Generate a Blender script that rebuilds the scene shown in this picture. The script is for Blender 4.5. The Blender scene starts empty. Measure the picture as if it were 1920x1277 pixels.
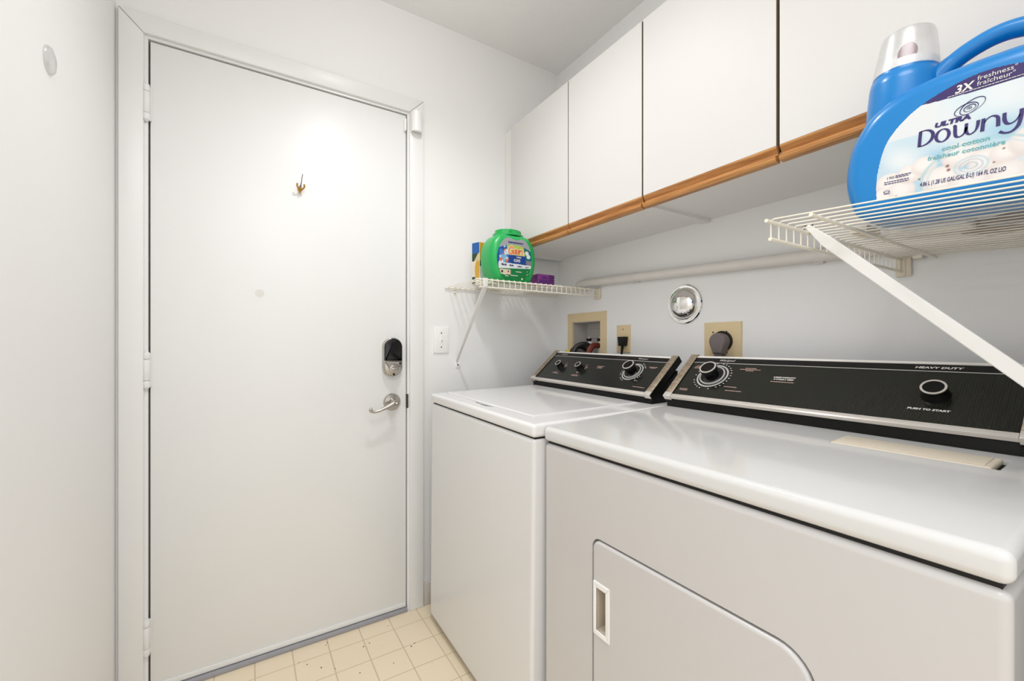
import bpy, bmesh, math, random
from mathutils import Vector, Matrix
import numpy as np
random.seed(7)
S = bpy.context.scene
COL = S.collection
rad = math.radians
D = 1.7225          # wall with the door (y)
XR = 1.351          # laundry wall (x)
XL = -0.331         # left wall (x)
ZC = 2.47           # ceiling height

# ------------------------------------------------------------------ camera, world, lights, exposure
cam = bpy.data.cameras.new('camera')
cam.sensor_width = 36.0
cam.lens = 800.0 / 1920.0 * 36.0
cam.shift_y = 8.5 / 1920.0
cam.clip_start = 0.01
camo = bpy.data.objects.new('camera', cam)
COL.objects.link(camo)
camo.location = (0, 0, 1.094)
camo.rotation_euler = (rad(90), 0, rad(-32.0))
S.camera = camo
S.view_settings.view_transform = 'Standard'
S.view_settings.look = 'None'
S.view_settings.exposure = -0.03
S.view_settings.gamma = 1.0
S.view_settings.use_curve_mapping = False
w = bpy.data.worlds.new('world')
S.world = w
w.use_nodes = True
w.node_tree.nodes['Background'].inputs[0].default_value = (0.96, 0.985, 1.0, 1)
w.node_tree.nodes['Background'].inputs[1].default_value = 1.5

def light(name, kind, loc, watts, color, size, rot=(0, 0, 0)):
    l = bpy.data.lights.new(name, kind)
    l.energy = watts
    l.color = color
    if kind == 'SPOT':
        l.spot_size = rad(138)
        l.spot_blend = 1.0
    if kind == 'AREA':
        l.shape = 'DISK'
        l.size = size
    else:
        l.shadow_soft_size = size
    o = bpy.data.objects.new(name, l)
    COL.objects.link(o)
    o.location = loc
    o.rotation_euler = rot
    return o
light('laundry_lamp_light', 'SPOT', (0.42, 1.04, 2.40), 28.0, (0.985, 0.99, 1.0), 0.05)
light('laundry_fill_light', 'POINT', (0.42, 1.04, 2.37), 2.6, (0.985, 0.99, 1.0), 0.05)  # added point fill beside the spot, lifts the ceiling and lintel
light('overhead_fill_light', 'AREA', (0.0, -0.1, 2.40), 12.0, (0.975, 0.985, 1.0), 0.8)  # added soft overhead fill, no known lamp hangs there

# ------------------------------------------------------------------ materials
def mat(name, color, rough=0.5, metal=0.0, spec=0.5, bump=0.0, bscale=200.0, var=0.0, vscale=6.0, coat=0.0, stretch=(1, 1, 1)):
    m = bpy.data.materials.new(name)
    m.use_nodes = True
    nt = m.node_tree
    b = nt.nodes['Principled BSDF']
    b.inputs['Base Color'].default_value = (*color, 1)
    b.inputs['Roughness'].default_value = rough
    b.inputs['Metallic'].default_value = metal
    b.inputs['Specular IOR Level'].default_value = spec
    b.inputs['Coat Weight'].default_value = coat
    b.inputs['Coat Roughness'].default_value = 0.08
    tc = nt.nodes.new('ShaderNodeTexCoord')
    mp = nt.nodes.new('ShaderNodeMapping')
    mp.inputs['Scale'].default_value = stretch
    nt.links.new(tc.outputs['Object'], mp.inputs['Vector'])
    if bump > 0:
        n = nt.nodes.new('ShaderNodeTexNoise')
        n.inputs['Scale'].default_value = bscale
        n.inputs['Detail'].default_value = 3
        bp = nt.nodes.new('ShaderNodeBump')
        bp.inputs['Strength'].default_value = bump
        bp.inputs['Distance'].default_value = 0.002
        nt.links.new(mp.outputs['Vector'], n.inputs['Vector'])
        nt.links.new(n.outputs['Fac'], bp.inputs['Height'])
        nt.links.new(bp.outputs['Normal'], b.inputs['Normal'])
    if var > 0:
        n = nt.nodes.new('ShaderNodeTexNoise')
        n.inputs['Scale'].default_value = vscale
        n.inputs['Detail'].default_value = 4
        mx = nt.nodes.new('ShaderNodeMix')
        mx.data_type = 'RGBA'
        mx.inputs[6].default_value = (*[c * (1 - var) for c in color], 1)
        mx.inputs[7].default_value = (*[min(1, c * (1 + var)) for c in color], 1)
        nt.links.new(mp.outputs['Vector'], n.inputs['Vector'])
        nt.links.new(n.outputs['Fac'], mx.inputs[0])
        nt.links.new(mx.outputs[2], b.inputs['Base Color'])
    return m

def srgb(r, g, b):
    f = lambda c: ((c / 255 + 0.055) / 1.055) ** 2.4 if c > 10.3 else c / 255 / 12.92
    return (f(r), f(g), f(b))

def wood(name, c1, c2, axis_scale, rough=0.35):
    m = mat(name, c1, rough)
    nt = m.node_tree
    b = nt.nodes['Principled BSDF']
    tc = nt.nodes.new('ShaderNodeTexCoord')
    mp = nt.nodes.new('ShaderNodeMapping')
    mp.inputs['Scale'].default_value = axis_scale
    n = nt.nodes.new('ShaderNodeTexNoise')
    n.inputs['Scale'].default_value = 1.0
    n.inputs['Detail'].default_value = 6
    n.inputs['Roughness'].default_value = 0.65
    rp = nt.nodes.new('ShaderNodeValToRGB')
    rp.color_ramp.elements[0].position = 0.32
    rp.color_ramp.elements[0].color = (*c2, 1)
    rp.color_ramp.elements[1].position = 0.66
    rp.color_ramp.elements[1].color = (*c1, 1)
    nt.links.new(tc.outputs['Object'], mp.inputs['Vector'])
    nt.links.new(mp.outputs['Vector'], n.inputs['Vector'])
    nt.links.new(n.outputs['Fac'], rp.inputs['Fac'])
    nt.links.new(rp.outputs['Color'], b.inputs['Base Color'])
    return m

def stripes(name, c1, c2, per_m, rough):
    m = mat(name, c1, rough)
    nt = m.node_tree
    b = nt.nodes['Principled BSDF']
    tc = nt.nodes.new('ShaderNodeTexCoord')
    wv = nt.nodes.new('ShaderNodeTexWave')
    wv.bands_direction = 'Y'
    wv.inputs['Scale'].default_value = per_m / 3.183 * 0.5
    rp = nt.nodes.new('ShaderNodeValToRGB')
    rp.color_ramp.elements[0].color = (*c1, 1)
    rp.color_ramp.elements[1].color = (*c2, 1)
    nt.links.new(tc.outputs['Object'], wv.inputs['Vector'])
    nt.links.new(wv.outputs['Fac'], rp.inputs['Fac'])
    nt.links.new(rp.outputs['Color'], b.inputs['Base Color'])
    return m

def vcol(name, rough=0.35):
    m = mat(name, (1, 1, 1), rough)
    nt = m.node_tree
    a = nt.nodes.new('ShaderNodeVertexColor')
    a.layer_name = 'print'
    nt.links.new(a.outputs['Color'], nt.nodes['Principled BSDF'].inputs['Base Color'])
    return m

def clear(name, tint=(0.97, 0.97, 0.97), gloss=0.10, rough=0.06):
    m = bpy.data.materials.new(name)
    m.use_nodes = True
    nt = m.node_tree
    nt.nodes.remove(nt.nodes['Principled BSDF'])
    out = nt.nodes['Material Output']
    tr = nt.nodes.new('ShaderNodeBsdfTransparent')
    tr.inputs[0].default_value = (*tint, 1)
    gl = nt.nodes.new('ShaderNodeBsdfGlossy')
    gl.inputs['Roughness'].default_value = rough
    df = nt.nodes.new('ShaderNodeBsdfDiffuse')
    df.inputs[0].default_value = (0.9, 0.9, 0.9, 1)
    lw = nt.nodes.new('ShaderNodeLayerWeight')
    lw.inputs['Blend'].default_value = 0.25
    mth = nt.nodes.new('ShaderNodeMath')
    mth.operation = 'MULTIPLY_ADD'
    mth.inputs[1].default_value = 0.6
    mth.inputs[2].default_value = gloss * 0.4
    nt.links.new(lw.outputs['Facing'], mth.inputs[0])
    m1 = nt.nodes.new('ShaderNodeMixShader')
    m1.inputs[0].default_value = gloss
    m2 = nt.nodes.new('ShaderNodeMixShader')
    nt.links.new(tr.outputs[0], m1.inputs[1])
    nt.links.new(df.outputs[0], m1.inputs[2])
    nt.links.new(mth.outputs[0], m2.inputs[0])
    nt.links.new(m1.outputs[0], m2.inputs[1])
    nt.links.new(gl.outputs[0], m2.inputs[2])
    nt.links.new(m2.outputs[0], out.inputs[0])
    return m

MWALL = mat('wall_paint', srgb(240, 239, 238), 0.55, bump=0.10, bscale=140, var=0.012, vscale=3)
MCEIL = mat('ceiling_paint', srgb(244, 243, 242), 0.85, bump=0.30, bscale=160, var=0.02, vscale=5)
MDOOR = mat('door_paint', srgb(234, 234, 233), 0.38, bump=0.04, bscale=120, var=0.015, vscale=4)
MTRIM = mat('trim_paint', srgb(233, 233, 232), 0.32, var=0.015, vscale=8)
MGAP = mat('gap_dark', (0.012, 0.011, 0.010), 0.8)  # near-black stand-in for the shade inside gaps and slots
MTILE = mat('vinyl_tile', srgb(240, 224, 196), 0.42, bump=0.08, bscale=90, var=0.035, vscale=30)
MGROUT = mat('tile_joint', srgb(214, 194, 166), 0.6)
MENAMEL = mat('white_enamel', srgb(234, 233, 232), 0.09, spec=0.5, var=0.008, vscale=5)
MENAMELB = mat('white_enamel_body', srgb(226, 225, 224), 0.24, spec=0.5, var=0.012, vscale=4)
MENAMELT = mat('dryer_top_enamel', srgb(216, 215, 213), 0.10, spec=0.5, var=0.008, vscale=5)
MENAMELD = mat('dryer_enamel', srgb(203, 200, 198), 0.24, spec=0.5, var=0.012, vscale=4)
MLAM = mat('white_laminate', srgb(218, 216, 213), 0.5, var=0.006)
MCARC = mat('cabinet_carcass', srgb(236, 234, 231), 0.5)
MEDGE = mat('edge_band', srgb(120, 104, 86), 0.6)
MOAK = wood('oak_pull', srgb(206, 150, 88), srgb(150, 92, 40), (90, 5, 140), 0.35)
MBLACK = mat('black_plastic', (0.005, 0.005, 0.0045), 0.36, spec=0.22, var=0.1)
MBLACKG = mat('black_gloss', (0.006, 0.006, 0.006), 0.12)
MPANEL = stripes('striped_black_panel', (0.009, 0.010, 0.008), (0.020, 0.021, 0.015), 500, 0.2)
MPANELW = mat('black_panel', (0.014, 0.015, 0.013), 0.22)
MSILV = mat('silver_trim', srgb(224, 217, 209), 0.25, metal=0.35)
MSILVT = mat('bright_trim', srgb(240, 236, 230), 0.3, metal=0.1)
MSILV2 = mat('silver_print', srgb(205, 203, 200), 0.35, metal=0.3)
MBRONZE = wood('bronze_strip', srgb(182, 168, 148), srgb(140, 121, 102), (30, 60, 200), 0.38)
MBRONZE.node_tree.nodes['Principled BSDF'].inputs['Metallic'].default_value = 0.45
MINK = mat('white_ink', srgb(226, 222, 216), 0.5)
MINKP = mat('pale_pink_ink', srgb(200, 165, 152), 0.5)
MCHROME = mat('chrome', (0.86, 0.85, 0.83), 0.05, metal=1.0, bump=0.25, bscale=45)
MNICKEL = mat('satin_nickel', srgb(186, 180, 172), 0.24, metal=0.9, bump=0.03, bscale=300)
MBRASS = mat('brass', srgb(190, 150, 84), 0.3, metal=0.9)
MBEIGE = mat('beige_plastic', srgb(222, 200, 158), 0.4, var=0.03, vscale=20)
MWHITEP = mat('white_plastic', srgb(242, 241, 239), 0.35)
MIVORY = mat('ivory_wire', srgb(238, 231, 214), 0.4)
MGREY = mat('grey_plug', srgb(104, 96, 94), 0.42)
MPIPE = mat('painted_pipe', srgb(226, 221, 214), 0.4, var=0.06, vscale=18)
MCREAM = mat('cream_plastic', srgb(226, 214, 194), 0.45, var=0.02, vscale=20)
MBLUE = mat('blue_plastic', srgb(0, 124, 196), 0.30, coat=0.15)
MGREEN = mat('green_plastic', srgb(20, 168, 82), 0.36, coat=0.1)
MPURPLE = mat('purple_plastic', srgb(122, 50, 128), 0.4, var=0.15, vscale=40)
MPRINT = vcol('printed_label')
MCLEAR = clear('clear_plastic')
MCAP = clear('clear_cap', gloss=0.16, rough=0.28)
MRED = mat('plum_spout', srgb(112, 48, 62), 0.4)
MNAVY = mat('navy_ink', srgb(52, 40, 104), 0.4)
MTEAL = mat('teal_ink', srgb(96, 170, 176), 0.4)
MORANGE = mat('orange_ink', srgb(240, 128, 56), 0.4)
MRUBBER = mat('hose_rubber', (0.02, 0.018, 0.016), 0.45)
MREDB = mat('red_brown_hose', srgb(120, 52, 38), 0.45)
MYEL = mat('yellow_tag', srgb(230, 215, 60), 0.5)
MGREYM = mat('threshold_grey', srgb(158, 158, 164), 0.55, var=0.1, vscale=30)
MCORD = mat('grey_cord', srgb(168, 156, 146), 0.5)
MSTRUT = mat('white_steel', srgb(228, 226, 222), 0.35)
MTAN = mat('tan_pull_shade', srgb(206, 194, 176), 0.5)  # shade inside the white door pull, put into the colour
MSTEEL = mat('galvanised', srgb(150, 148, 146), 0.4, metal=0.8)
MSCREW = mat('dark_screw', srgb(70, 66, 62), 0.5, metal=0.5)
MSTAIN = mat('filler_patch', srgb(224, 221, 217), 0.45)
MBASE = mat('baseboard_paint', srgb(205, 199, 192), 0.5)

# ------------------------------------------------------------------ mesh helpers
class B:
    def __init__(s):
        s.bm = bmesh.new()

    def _merge(s, t):
        me = bpy.data.meshes.new('tmp')
        t.to_mesh(me)
        t.free()
        s.bm.from_mesh(me)
        bpy.data.meshes.remove(me)
        return s

    def hexa(s, pts, bev=0.0, seg=3, edges=None):
        """8 corner points: bottom 4 ring then top 4 ring"""
        t = bmesh.new()
        v = [t.verts.new(p) for p in pts]
        for f in ((3, 2, 1, 0), (4, 5, 6, 7), (0, 1, 5, 4), (1, 2, 6, 5), (2, 3, 7, 6), (3, 0, 4, 7)):
            t.faces.new([v[i] for i in f])
        bmesh.ops.recalc_face_normals(t, faces=t.faces)
        if bev > 0:
            bmesh.ops.bevel(t, geom=list(t.edges), offset=bev, segments=seg, profile=0.5, affect='EDGES')
        return s._merge(t)

    def box(s, a, b, bev=0.0, seg=2):
        (x0, y0, z0), (x1, y1, z1) = a, b
        return s.hexa([(x0, y0, z0), (x1, y0, z0), (x1, y1, z0), (x0, y1, z0),
                       (x0, y0, z1), (x1, y0, z1), (x1, y1, z1), (x0, y1, z1)], bev, seg)

    def prism(s, poly, fr, d0, d1, bev=0.0, seg=2):
        """2-D polygon in frame fr=(o,ex,ey,n), extruded from d0 to d1 along n"""
        o, ex, ey, n = fr
        t = bmesh.new()
        a = [t.verts.new(o + ex * p[0] + ey * p[1] + n * d0) for p in poly]
        b = [t.verts.new(o + ex * p[0] + ey * p[1] + n * d1) for p in poly]
        k = len(poly)
        t.faces.new(a[::-1])
        t.faces.new(b)
        for i in range(k):
            t.faces.new([a[i], a[(i + 1) % k], b[(i + 1) % k], b[i]])
        bmesh.ops.recalc_face_normals(t, faces=t.faces)
        if bev > 0:
            ed = [e for e in t.edges if all(v in b for v in e.verts)]
            bmesh.ops.bevel(t, geom=ed, offset=bev, segments=seg, profile=0.5, affect='EDGES')
        return s._merge(t)

    def tube(s, pts, r, seg=8, cap=True, closed=False):
        pts = [Vector(p) for p in pts]
        k = len(pts)
        rs = r if isinstance(r, (list, tuple)) else [r] * k
        t = s.bm
        rings = []
        up = None
        for i, p in enumerate(pts):
            if closed:
                d = pts[(i + 1) % k] - pts[(i - 1) % k]
            else:
                d = pts[min(i + 1, k - 1)] - pts[max(i - 1, 0)]
            d.normalize()
            if up is None:
                up = Vector((0, 0, 1)) if abs(d.z) < 0.9 else Vector((1, 0, 0))
            a = d.cross(up)
            a.normalize()
            b = a.cross(d)
            up = b
            rings.append([t.verts.new(p + (a * math.cos(2 * math.pi * j / seg) + b * math.sin(2 * math.pi * j / seg)) * rs[i]) for j in range(seg)])
        n = k if closed else k - 1
        for i in range(n):
            A, Bq = rings[i], rings[(i + 1) % k]
            for j in range(seg):
                t.faces.new([A[j], A[(j + 1) % seg], Bq[(j + 1) % seg], Bq[j]])
        if cap and not closed:
            t.faces.new(rings[0][::-1])
            t.faces.new(rings[-1])
        return s

    def lathe(s, prof, fr, seg=32, sx=1.0, sy=1.0, cap=True):
        """prof: list of (radius, height along n)"""
        o, ex, ey, n = fr
        t = s.bm
        rings = []
        for r, hh in prof:
            rings.append([t.verts.new(o + ex * (sx * r * math.cos(2 * math.pi * j / seg)) + ey * (sy * r * math.sin(2 * math.pi * j / seg)) + n * hh) for j in range(seg)])
        for A, Bq in zip(rings, rings[1:]):
            for j in range(seg):
                t.faces.new([A[j], A[(j + 1) % seg], Bq[(j + 1) % seg], Bq[j]])
        if cap:
            t.faces.new(rings[0][::-1])
            t.faces.new(rings[-1])
        return s

    def ring(s, fr, r0, r1, d0, d1, seg=40, a0=0.0, a1=360.0):
        o, ex, ey, n = fr
        t = s.bm
        full = abs(a1 - a0) >= 359.9
        k = seg if full else seg + 1
        vs = []
        for j in range(k):
            a = rad(a0 + (a1 - a0) * j / seg)
            c = ex * math.cos(a) + ey * math.sin(a)
            vs.append([t.verts.new(o + c * r + n * dd) for r, dd in ((r0, d0), (r1, d0), (r1, d1), (r0, d1))])
        for j in range(seg):
            A, Bq = vs[j], vs[(j + 1) % k]
            for q in range(4):
                t.faces.new([A[q], A[(q + 1) % 4], Bq[(q + 1) % 4], Bq[q]])
        if not full:
            t.faces.new(vs[0][::-1])
            t.faces.new(vs[-1])
        return s

    def ribbon(s, pts, ws, fr, d=0.0):
        """flat variable-width stroke through 2-D points"""
        o, ex, ey, n = fr
        k = len(pts)
        L, R = [], []
        for i, (x, y) in enumerate(pts):
            x0, y0 = pts[max(i - 1, 0)]
            x1, y1 = pts[min(i + 1, k - 1)]
            dx, dy = x1 - x0, y1 - y0
            q = math.hypot(dx, dy) or 1
            wv = ws[i] * 0.5
            for lst, sg in ((L, 1), (R, -1)):
                lst.append(s.bm.verts.new(o + ex * (x - sg * dy / q * wv) + ey * (y + sg * dx / q * wv) + n * d))
        for i in range(k - 1):
            s.bm.faces.new([R[i], R[i + 1], L[i + 1], L[i]])
        return s

    def disc2(s, x, y, r, fr, d=0.0, seg=14):
        o, ex, ey, n = fr
        s.bm.faces.new([s.bm.verts.new(o + ex * (x + r * math.cos(2 * math.pi * j / seg)) + ey * (y + r * math.sin(2 * math.pi * j / seg)) + n * d) for j in range(seg)])
        return s

    def rect2(s, x0, y0, x1, y1, fr, d=0.0):
        o, ex, ey, n = fr
        s.bm.faces.new([s.bm.verts.new(o + ex * x + ey * y + n * d) for x, y in ((x0, y0), (x1, y0), (x1, y1), (x0, y1))])
        return s

    def text(s, txt, x, y, size, fr, d=0.0, align='LEFT', shear=0.0, wide=1.0, bold=0.0):
        """lettering: baseline start/centre at (x,y); size = capital height roughly"""
        o, ex, ey, n = fr
        c = bpy.data.curves.new('t', 'FONT')
        c.body = txt
        c.size = size / 0.70
        c.align_x = align
        c.shear = shear
        c.offset = bold
        c.resolution_u = 3
        ob = bpy.data.objects.new('t', c)
        COL.objects.link(ob)
        dg = bpy.context.evaluated_depsgraph_get()
        dg.update()
        me = bpy.data.meshes.new_from_object(ob.evaluated_get(dg))
        base = len(s.bm.verts)
        s.bm.from_mesh(me)
        s.bm.verts.ensure_lookup_table()
        for v in list(s.bm.verts)[base:]:
            v.co = o + ex * (x + v.co.x * wide) + ey * (y + max(-0.45 * size, min(1.45 * size, v.co.y))) + n * d
        bpy.data.objects.remove(ob)
        bpy.data.curves.remove(c)
        bpy.data.meshes.remove(me)
        return s

    def obj(s, name, m, parent=None, label=None, origin=None, smooth=35):
        bmesh.ops.recalc_face_normals(s.bm, faces=[f for f in s.bm.faces]) if False else None
        me = bpy.data.meshes.new(name)
        off = Vector((0, 0, 0))
        if parent is not None:
            off = WORLD[parent.name]
        elif origin is not None:
            off = Vector(origin)
        if off.length > 0:
            bmesh.ops.translate(s.bm, vec=-off, verts=s.bm.verts)
        s.bm.to_mesh(me)
        s.bm.free()
        me.materials.append(m)
        if smooth:
            me.polygons.foreach_set('use_smooth', [True] * len(me.polygons))
            me.set_sharp_from_angle(angle=rad(smooth))
        me.update()
        o = bpy.data.objects.new(name, me)
        COL.objects.link(o)
        if name in STUFF:
            o['kind'] = 'stuff'
        if parent is not None:
            o.parent = parent
            WORLD[o.name] = off.copy()
        else:
            o.location = off
            WORLD[o.name] = off.copy()
        if label:
            o['label'] = label
        return o

WORLD = {}
STUFF = ('lettering', 'wordmark', 'wordmark_outline', 'dial_marks', 'panel_captions', 'print_marks')

def tag(o, label, cat, group=None):
    o['label'] = label
    o['category'] = cat
    if group:
        o['group'] = group
    return o

def struct(o):
    o['kind'] = 'structure'
    return o

def thing(name, label, cat, loc, group=None):
    o = bpy.data.objects.new(name, None)
    COL.objects.link(o)
    o.location = loc
    o.empty_display_size = 0.05
    WORLD[o.name] = Vector(loc)
    return tag(o, label, cat, group)

def cut(o, b):
    """boolean-subtract a B (built in world coordinates) from mesh object o"""
    bmesh.ops.translate(b.bm, vec=-WORLD[o.name], verts=b.bm.verts)
    me = bpy.data.meshes.new('cutter')
    b.bm.to_mesh(me)
    b.bm.free()
    c = bpy.data.objects.new('cutter', me)
    COL.objects.link(c)
    par = o.parent
    o.parent = None
    loc = o.location.copy()
    o.location = (0, 0, 0)
    md = o.modifiers.new('cut', 'BOOLEAN')
    md.operation = 'DIFFERENCE'
    md.solver = 'EXACT'
    md.object = c
    bpy.context.view_layer.update()
    dg = bpy.context.evaluated_depsgraph_get()
    nm = bpy.data.meshes.new_from_object(o.evaluated_get(dg))
    o.modifiers.clear()
    o.data = nm
    o.location = loc
    o.parent = par
    bpy.data.objects.remove(c)
    nm.polygons.foreach_set('use_smooth', [True] * len(nm.polygons))
    nm.set_sharp_from_angle(angle=rad(30))

def F(o, ex, ey):
    ex, ey = Vector(ex), Vector(ey)
    return (Vector(o), ex, ey, ex.cross(ey))
FB = lambda x, z, y=D: F((x, y, z), (1, 0, 0), (0, 0, 1))        # door wall, normal -y
FR = lambda y, z, x=XR: F((x, y, z), (0, -1, 0), (0, 0, 1))      # laundry wall, normal -x
FT = lambda x, y, z: F((x, y, z), (1, 0, 0), (0, 1, 0))          # facing up

def rrect(w, h, r, seg=6, rs=None):
    rs = rs or (r, r, r, r)      # bl, br, tr, tl
    out = []
    for (cx, cy, a), q in zip(((0, 0, 180), (w, 0, 270), (w, h, 0), (0, h, 90)), rs):
        sx = 1 if cx == 0 else -1
        sy = 1 if cy == 0 else -1
        for k in range(seg + 1):
            t = rad(a + 90 * k / seg)
            out.append((cx + sx * q + q * math.cos(t), cy + sy * q + q * math.sin(t)))
    return out

def smooth_path(pts, n=8, closed=False):
    P = [Vector(p) for p in pts]
    k = len(P)
    out = []
    rng = k if closed else k - 1
    for i in range(rng):
        if closed:
            p0, p1, p2, p3 = P[(i - 1) % k], P[i], P[(i + 1) % k], P[(i + 2) % k]
        else:
            p0, p1, p2, p3 = P[max(i - 1, 0)], P[i], P[i + 1], P[min(i + 2, k - 1)]
        for j in range(n):
            t = j / n
            out.append(0.5 * ((2 * p1) + (p2 - p0) * t + (2 * p0 - 5 * p1 + 4 * p2 - p3) * t * t + (3 * p1 - p0 - 3 * p2 + p3) * t ** 3))
    if not closed:
        out.append(P[-1])
    return out

def lerp_list(vals, n, total):
    out = []
    for i in range(total):
        t = i / (total - 1) * (len(vals) - 1)
        a = int(min(t, len(vals) - 2))
        out.append(vals[a] + (vals[a + 1] - vals[a]) * (t - a))
    return out

# ------------------------------------------------------------------ setting
fl = struct(B().box((XL - 3.0, -3.6, -0.08), (XR + 0.1, D + 0.1, -0.0008)).obj('floor', MGROUT))
tile_me = None
PX, PY = 0.1145, 0.1165
for i in range(-6, 5):
    for j in range(-1, 16):
        x0, y1 = 0.256 + PX * i, 1.633 - PY * j
        y0 = y1 - PY
        y1c = min(y1, D - 0.004)
        x0c = max(x0, XL + 0.002)
        if x0c > x0 + PX * 0.9:
            continue
        if tile_me is None:
            t = B().box((0, 0, -0.004), (1, 1, 0.0)).obj('tile', MTILE, fl, smooth=0)
            tile_me = t.data
            o = t
        else:
            o = bpy.data.objects.new('tile', tile_me)
            COL.objects.link(o)
            o.parent = fl
        g = 0.0021
        o.location = (x0c + g, y0 + g, 0)
        o.scale = (x0 + PX - x0c - 2 * g, y1c - y0 - 2 * g, 1)

cr_ = B()
rg = random.Random(3)
for k in range(16):
    x, y, r = rg.uniform(0.15, 0.60), rg.uniform(1.36, 1.69), rg.uniform(0.0008, 0.0022)
    cr_.hexa([(x - r, y - r, 0), (x + r * 1.6, y - r * 0.7, 0), (x + r, y + r, 0), (x - r * 0.8, y + r * 0.8, 0),
              (x - r * 0.6, y - r * 0.6, r), (x + r, y - r * 0.4, r * 0.8), (x + r * 0.6, y + r * 0.5, r), (x - r * 0.5, y + r * 0.5, r)])
co_ = cr_.obj('crumbs', MSCREW, fl)
co_['kind'] = 'stuff'
struct(B().box((XL - 0.1, -0.6, ZC), (XR + 0.1, D + 0.1, ZC + 0.08)).obj('ceiling', MCEIL))
struct(B().box((XL - 0.1, 0.30, 0.0), (XL, D + 0.1, ZC)).obj('wall_left', MWALL))
wb = B()
wb.box((XL, D, 0), (-0.268, D + 0.1, ZC)).box((0.578, D, 0), (XR + 0.1, D + 0.1, ZC)).box((-0.268, D, 2.058), (0.578, D + 0.1, ZC))
struct(wb.obj('wall_back', MWALL))
wr = B()
ry0, ry1, rz0, rz1 = 1.409, 1.600, 0.98, 1.2035
wr.box((XR, -2.2, 0), (XR + 0.1, ry0, ZC)).box((XR, ry1, 0), (XR + 0.1, D, ZC)).box((XR, ry0, 0), (XR + 0.1, ry1, rz0)).box((XR, ry0, rz1), (XR + 0.1, ry1, ZC))
struct(wr.obj('wall_right', MWALL))
struct(B().box((0.68, -0.15, 0), (XR, -0.03, ZC)).obj('wall_near', MWALL))

# door opening: jamb, casings, slab
DX0, DX1, DZ0, DZ1 = -0.2513, 0.5617, 0.018, 2.040
jb = B()
jb.box((-0.268, D - 0.004, 0), (DX0 - 0.0045, D + 0.1, 2.058)).box((DX1 + 0.0035, D - 0.004, 0), (0.578, D + 0.1, 2.058)).box((DX0 - 0.0045, D - 0.004, DZ1 + 0.004), (DX1 + 0.0035, D + 0.1, 2.058))
jm = struct(jb.obj('trim_4', MTRIM))
B().box((DX0 - 0.0045, D + 0.07, 0), (DX1 + 0.0035, D + 0.099, 2.044)).obj('door_gap_shade', MGAP, jm)  # near-black sheet, painted shade for the gaps round the door
cw = 0.0595
def casing(name, poly):
    return struct(B().prism(poly, FB(0, 0, D - 0.002), 0.0, 0.0135, 0.004, 2).obj(name, MTRIM))
cl, cr, ct = -0.2645, 0.5735, 2.053
e = 0.0006
casing('trim_1', [(cl - cw, 0.0), (cl, 0.0), (cl, ct - e), (cl - cw, ct + cw - e)])
casing('trim_2', [(cl, ct), (cr, ct), (cr + cw, ct + cw), (cl - cw, ct + cw)])
casing('trim_3', [(cr, 0.0), (cr + cw, 0.0), (cr + cw, ct + cw - e), (cr, ct - e)])
struct(B().box((DX0 - 0.004, D - 0.012, 0.0), (DX1 + 0.003, D + 0.07, 0.0155), 0.003).obj('trim_5', MGREYM))
struct(B().box((0.6345, D - 0.012, 0.0), (XR, D, 0.094), 0.003).obj('baseboard_back', MBASE))

dr = struct(B().box((DX0, D + 0.002, DZ0), (DX1, D + 0.044, DZ1), 0.0015).obj('door_1', MDOOR))
B().box((DX0 + 0.002, D - 0.003, DZ0 + 0.001), (DX1 - 0.002, D + 0.004, DZ0 + 0.017), 0.001).obj('door_sweep', MTRIM, dr)
for zc in (1.8425, 1.0165, 0.191):
    fr = F((DX0 - 0.0075, D - 0.010, zc), (1, 0, 0), (0, 1, 0))
    hb = B()
    for a, b_, r in ((-0.0545, -0.0335, 0.0088), (-0.0325, 0.0325, 0.0088), (0.0335, 0.0545, 0.0088), (0.0545, 0.058, 0.006), (-0.058, -0.0545, 0.006)):
        hb.lathe([(r * 0.93, a), (r, a + 0.001), (r, b_ - 0.001), (r * 0.93, b_)], fr, 16)
    hb.box((DX0 - 0.013, D - 0.004, zc - 0.052), (DX0 + 0.004, D + 0.002, zc + 0.052))
    hb.obj('hinge', MTRIM, dr)
# marks of the door itself: filled patch and a scuff
B().disc2(0, 0, 0.014, FB(0.0423, 1.2738, D + 0.002), 0.0003, 20).obj('filler_patch', MSTAIN, dr, 'round pale filled patch')

# keypad lock
lk = B().prism([(x - 0.0385, z) for x, z in rrect(0.077, 0.156, 0.0384, 10)], FB(0.5025, 0.968, D + 0.002), 0.0, 0.020, 0.004, 3).obj('deadbolt_lock', MNICKEL, dr, 'electronic deadbolt with black upper cover and silver thumb turn')
B().prism([(x - 0.0355, z) for x, z in rrect(0.071, 0.090, 0.0354, 10, (0.002, 0.002, 0.0354, 0.0354))], FB(0.5025, 1.031, D - 0.018), 0.0, 0.011, 0.006, 4).obj('battery_cover', MBLACKG, lk, 'glossy black battery cover')
B().prism([(x - 0.0355, z) for x, z in rrect(0.071, 0.058, 0.0354, 10, (0.0354, 0.0354, 0.002, 0.002))], FB(0.5025, 0.971, D - 0.018), 0.0, 0.009, 0.004, 3).obj('face_plate', MNICKEL, lk)
tt = B().lathe([(0.0185, 0), (0.0185, 0.003), (0.017, 0.005), (0.012, 0.006), (0.012, 0.009), (0.0, 0.0095)], FB(0.504, 1.000, D - 0.027), 28, cap=False).obj('thumb_turn', MNICKEL, lk)
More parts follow.
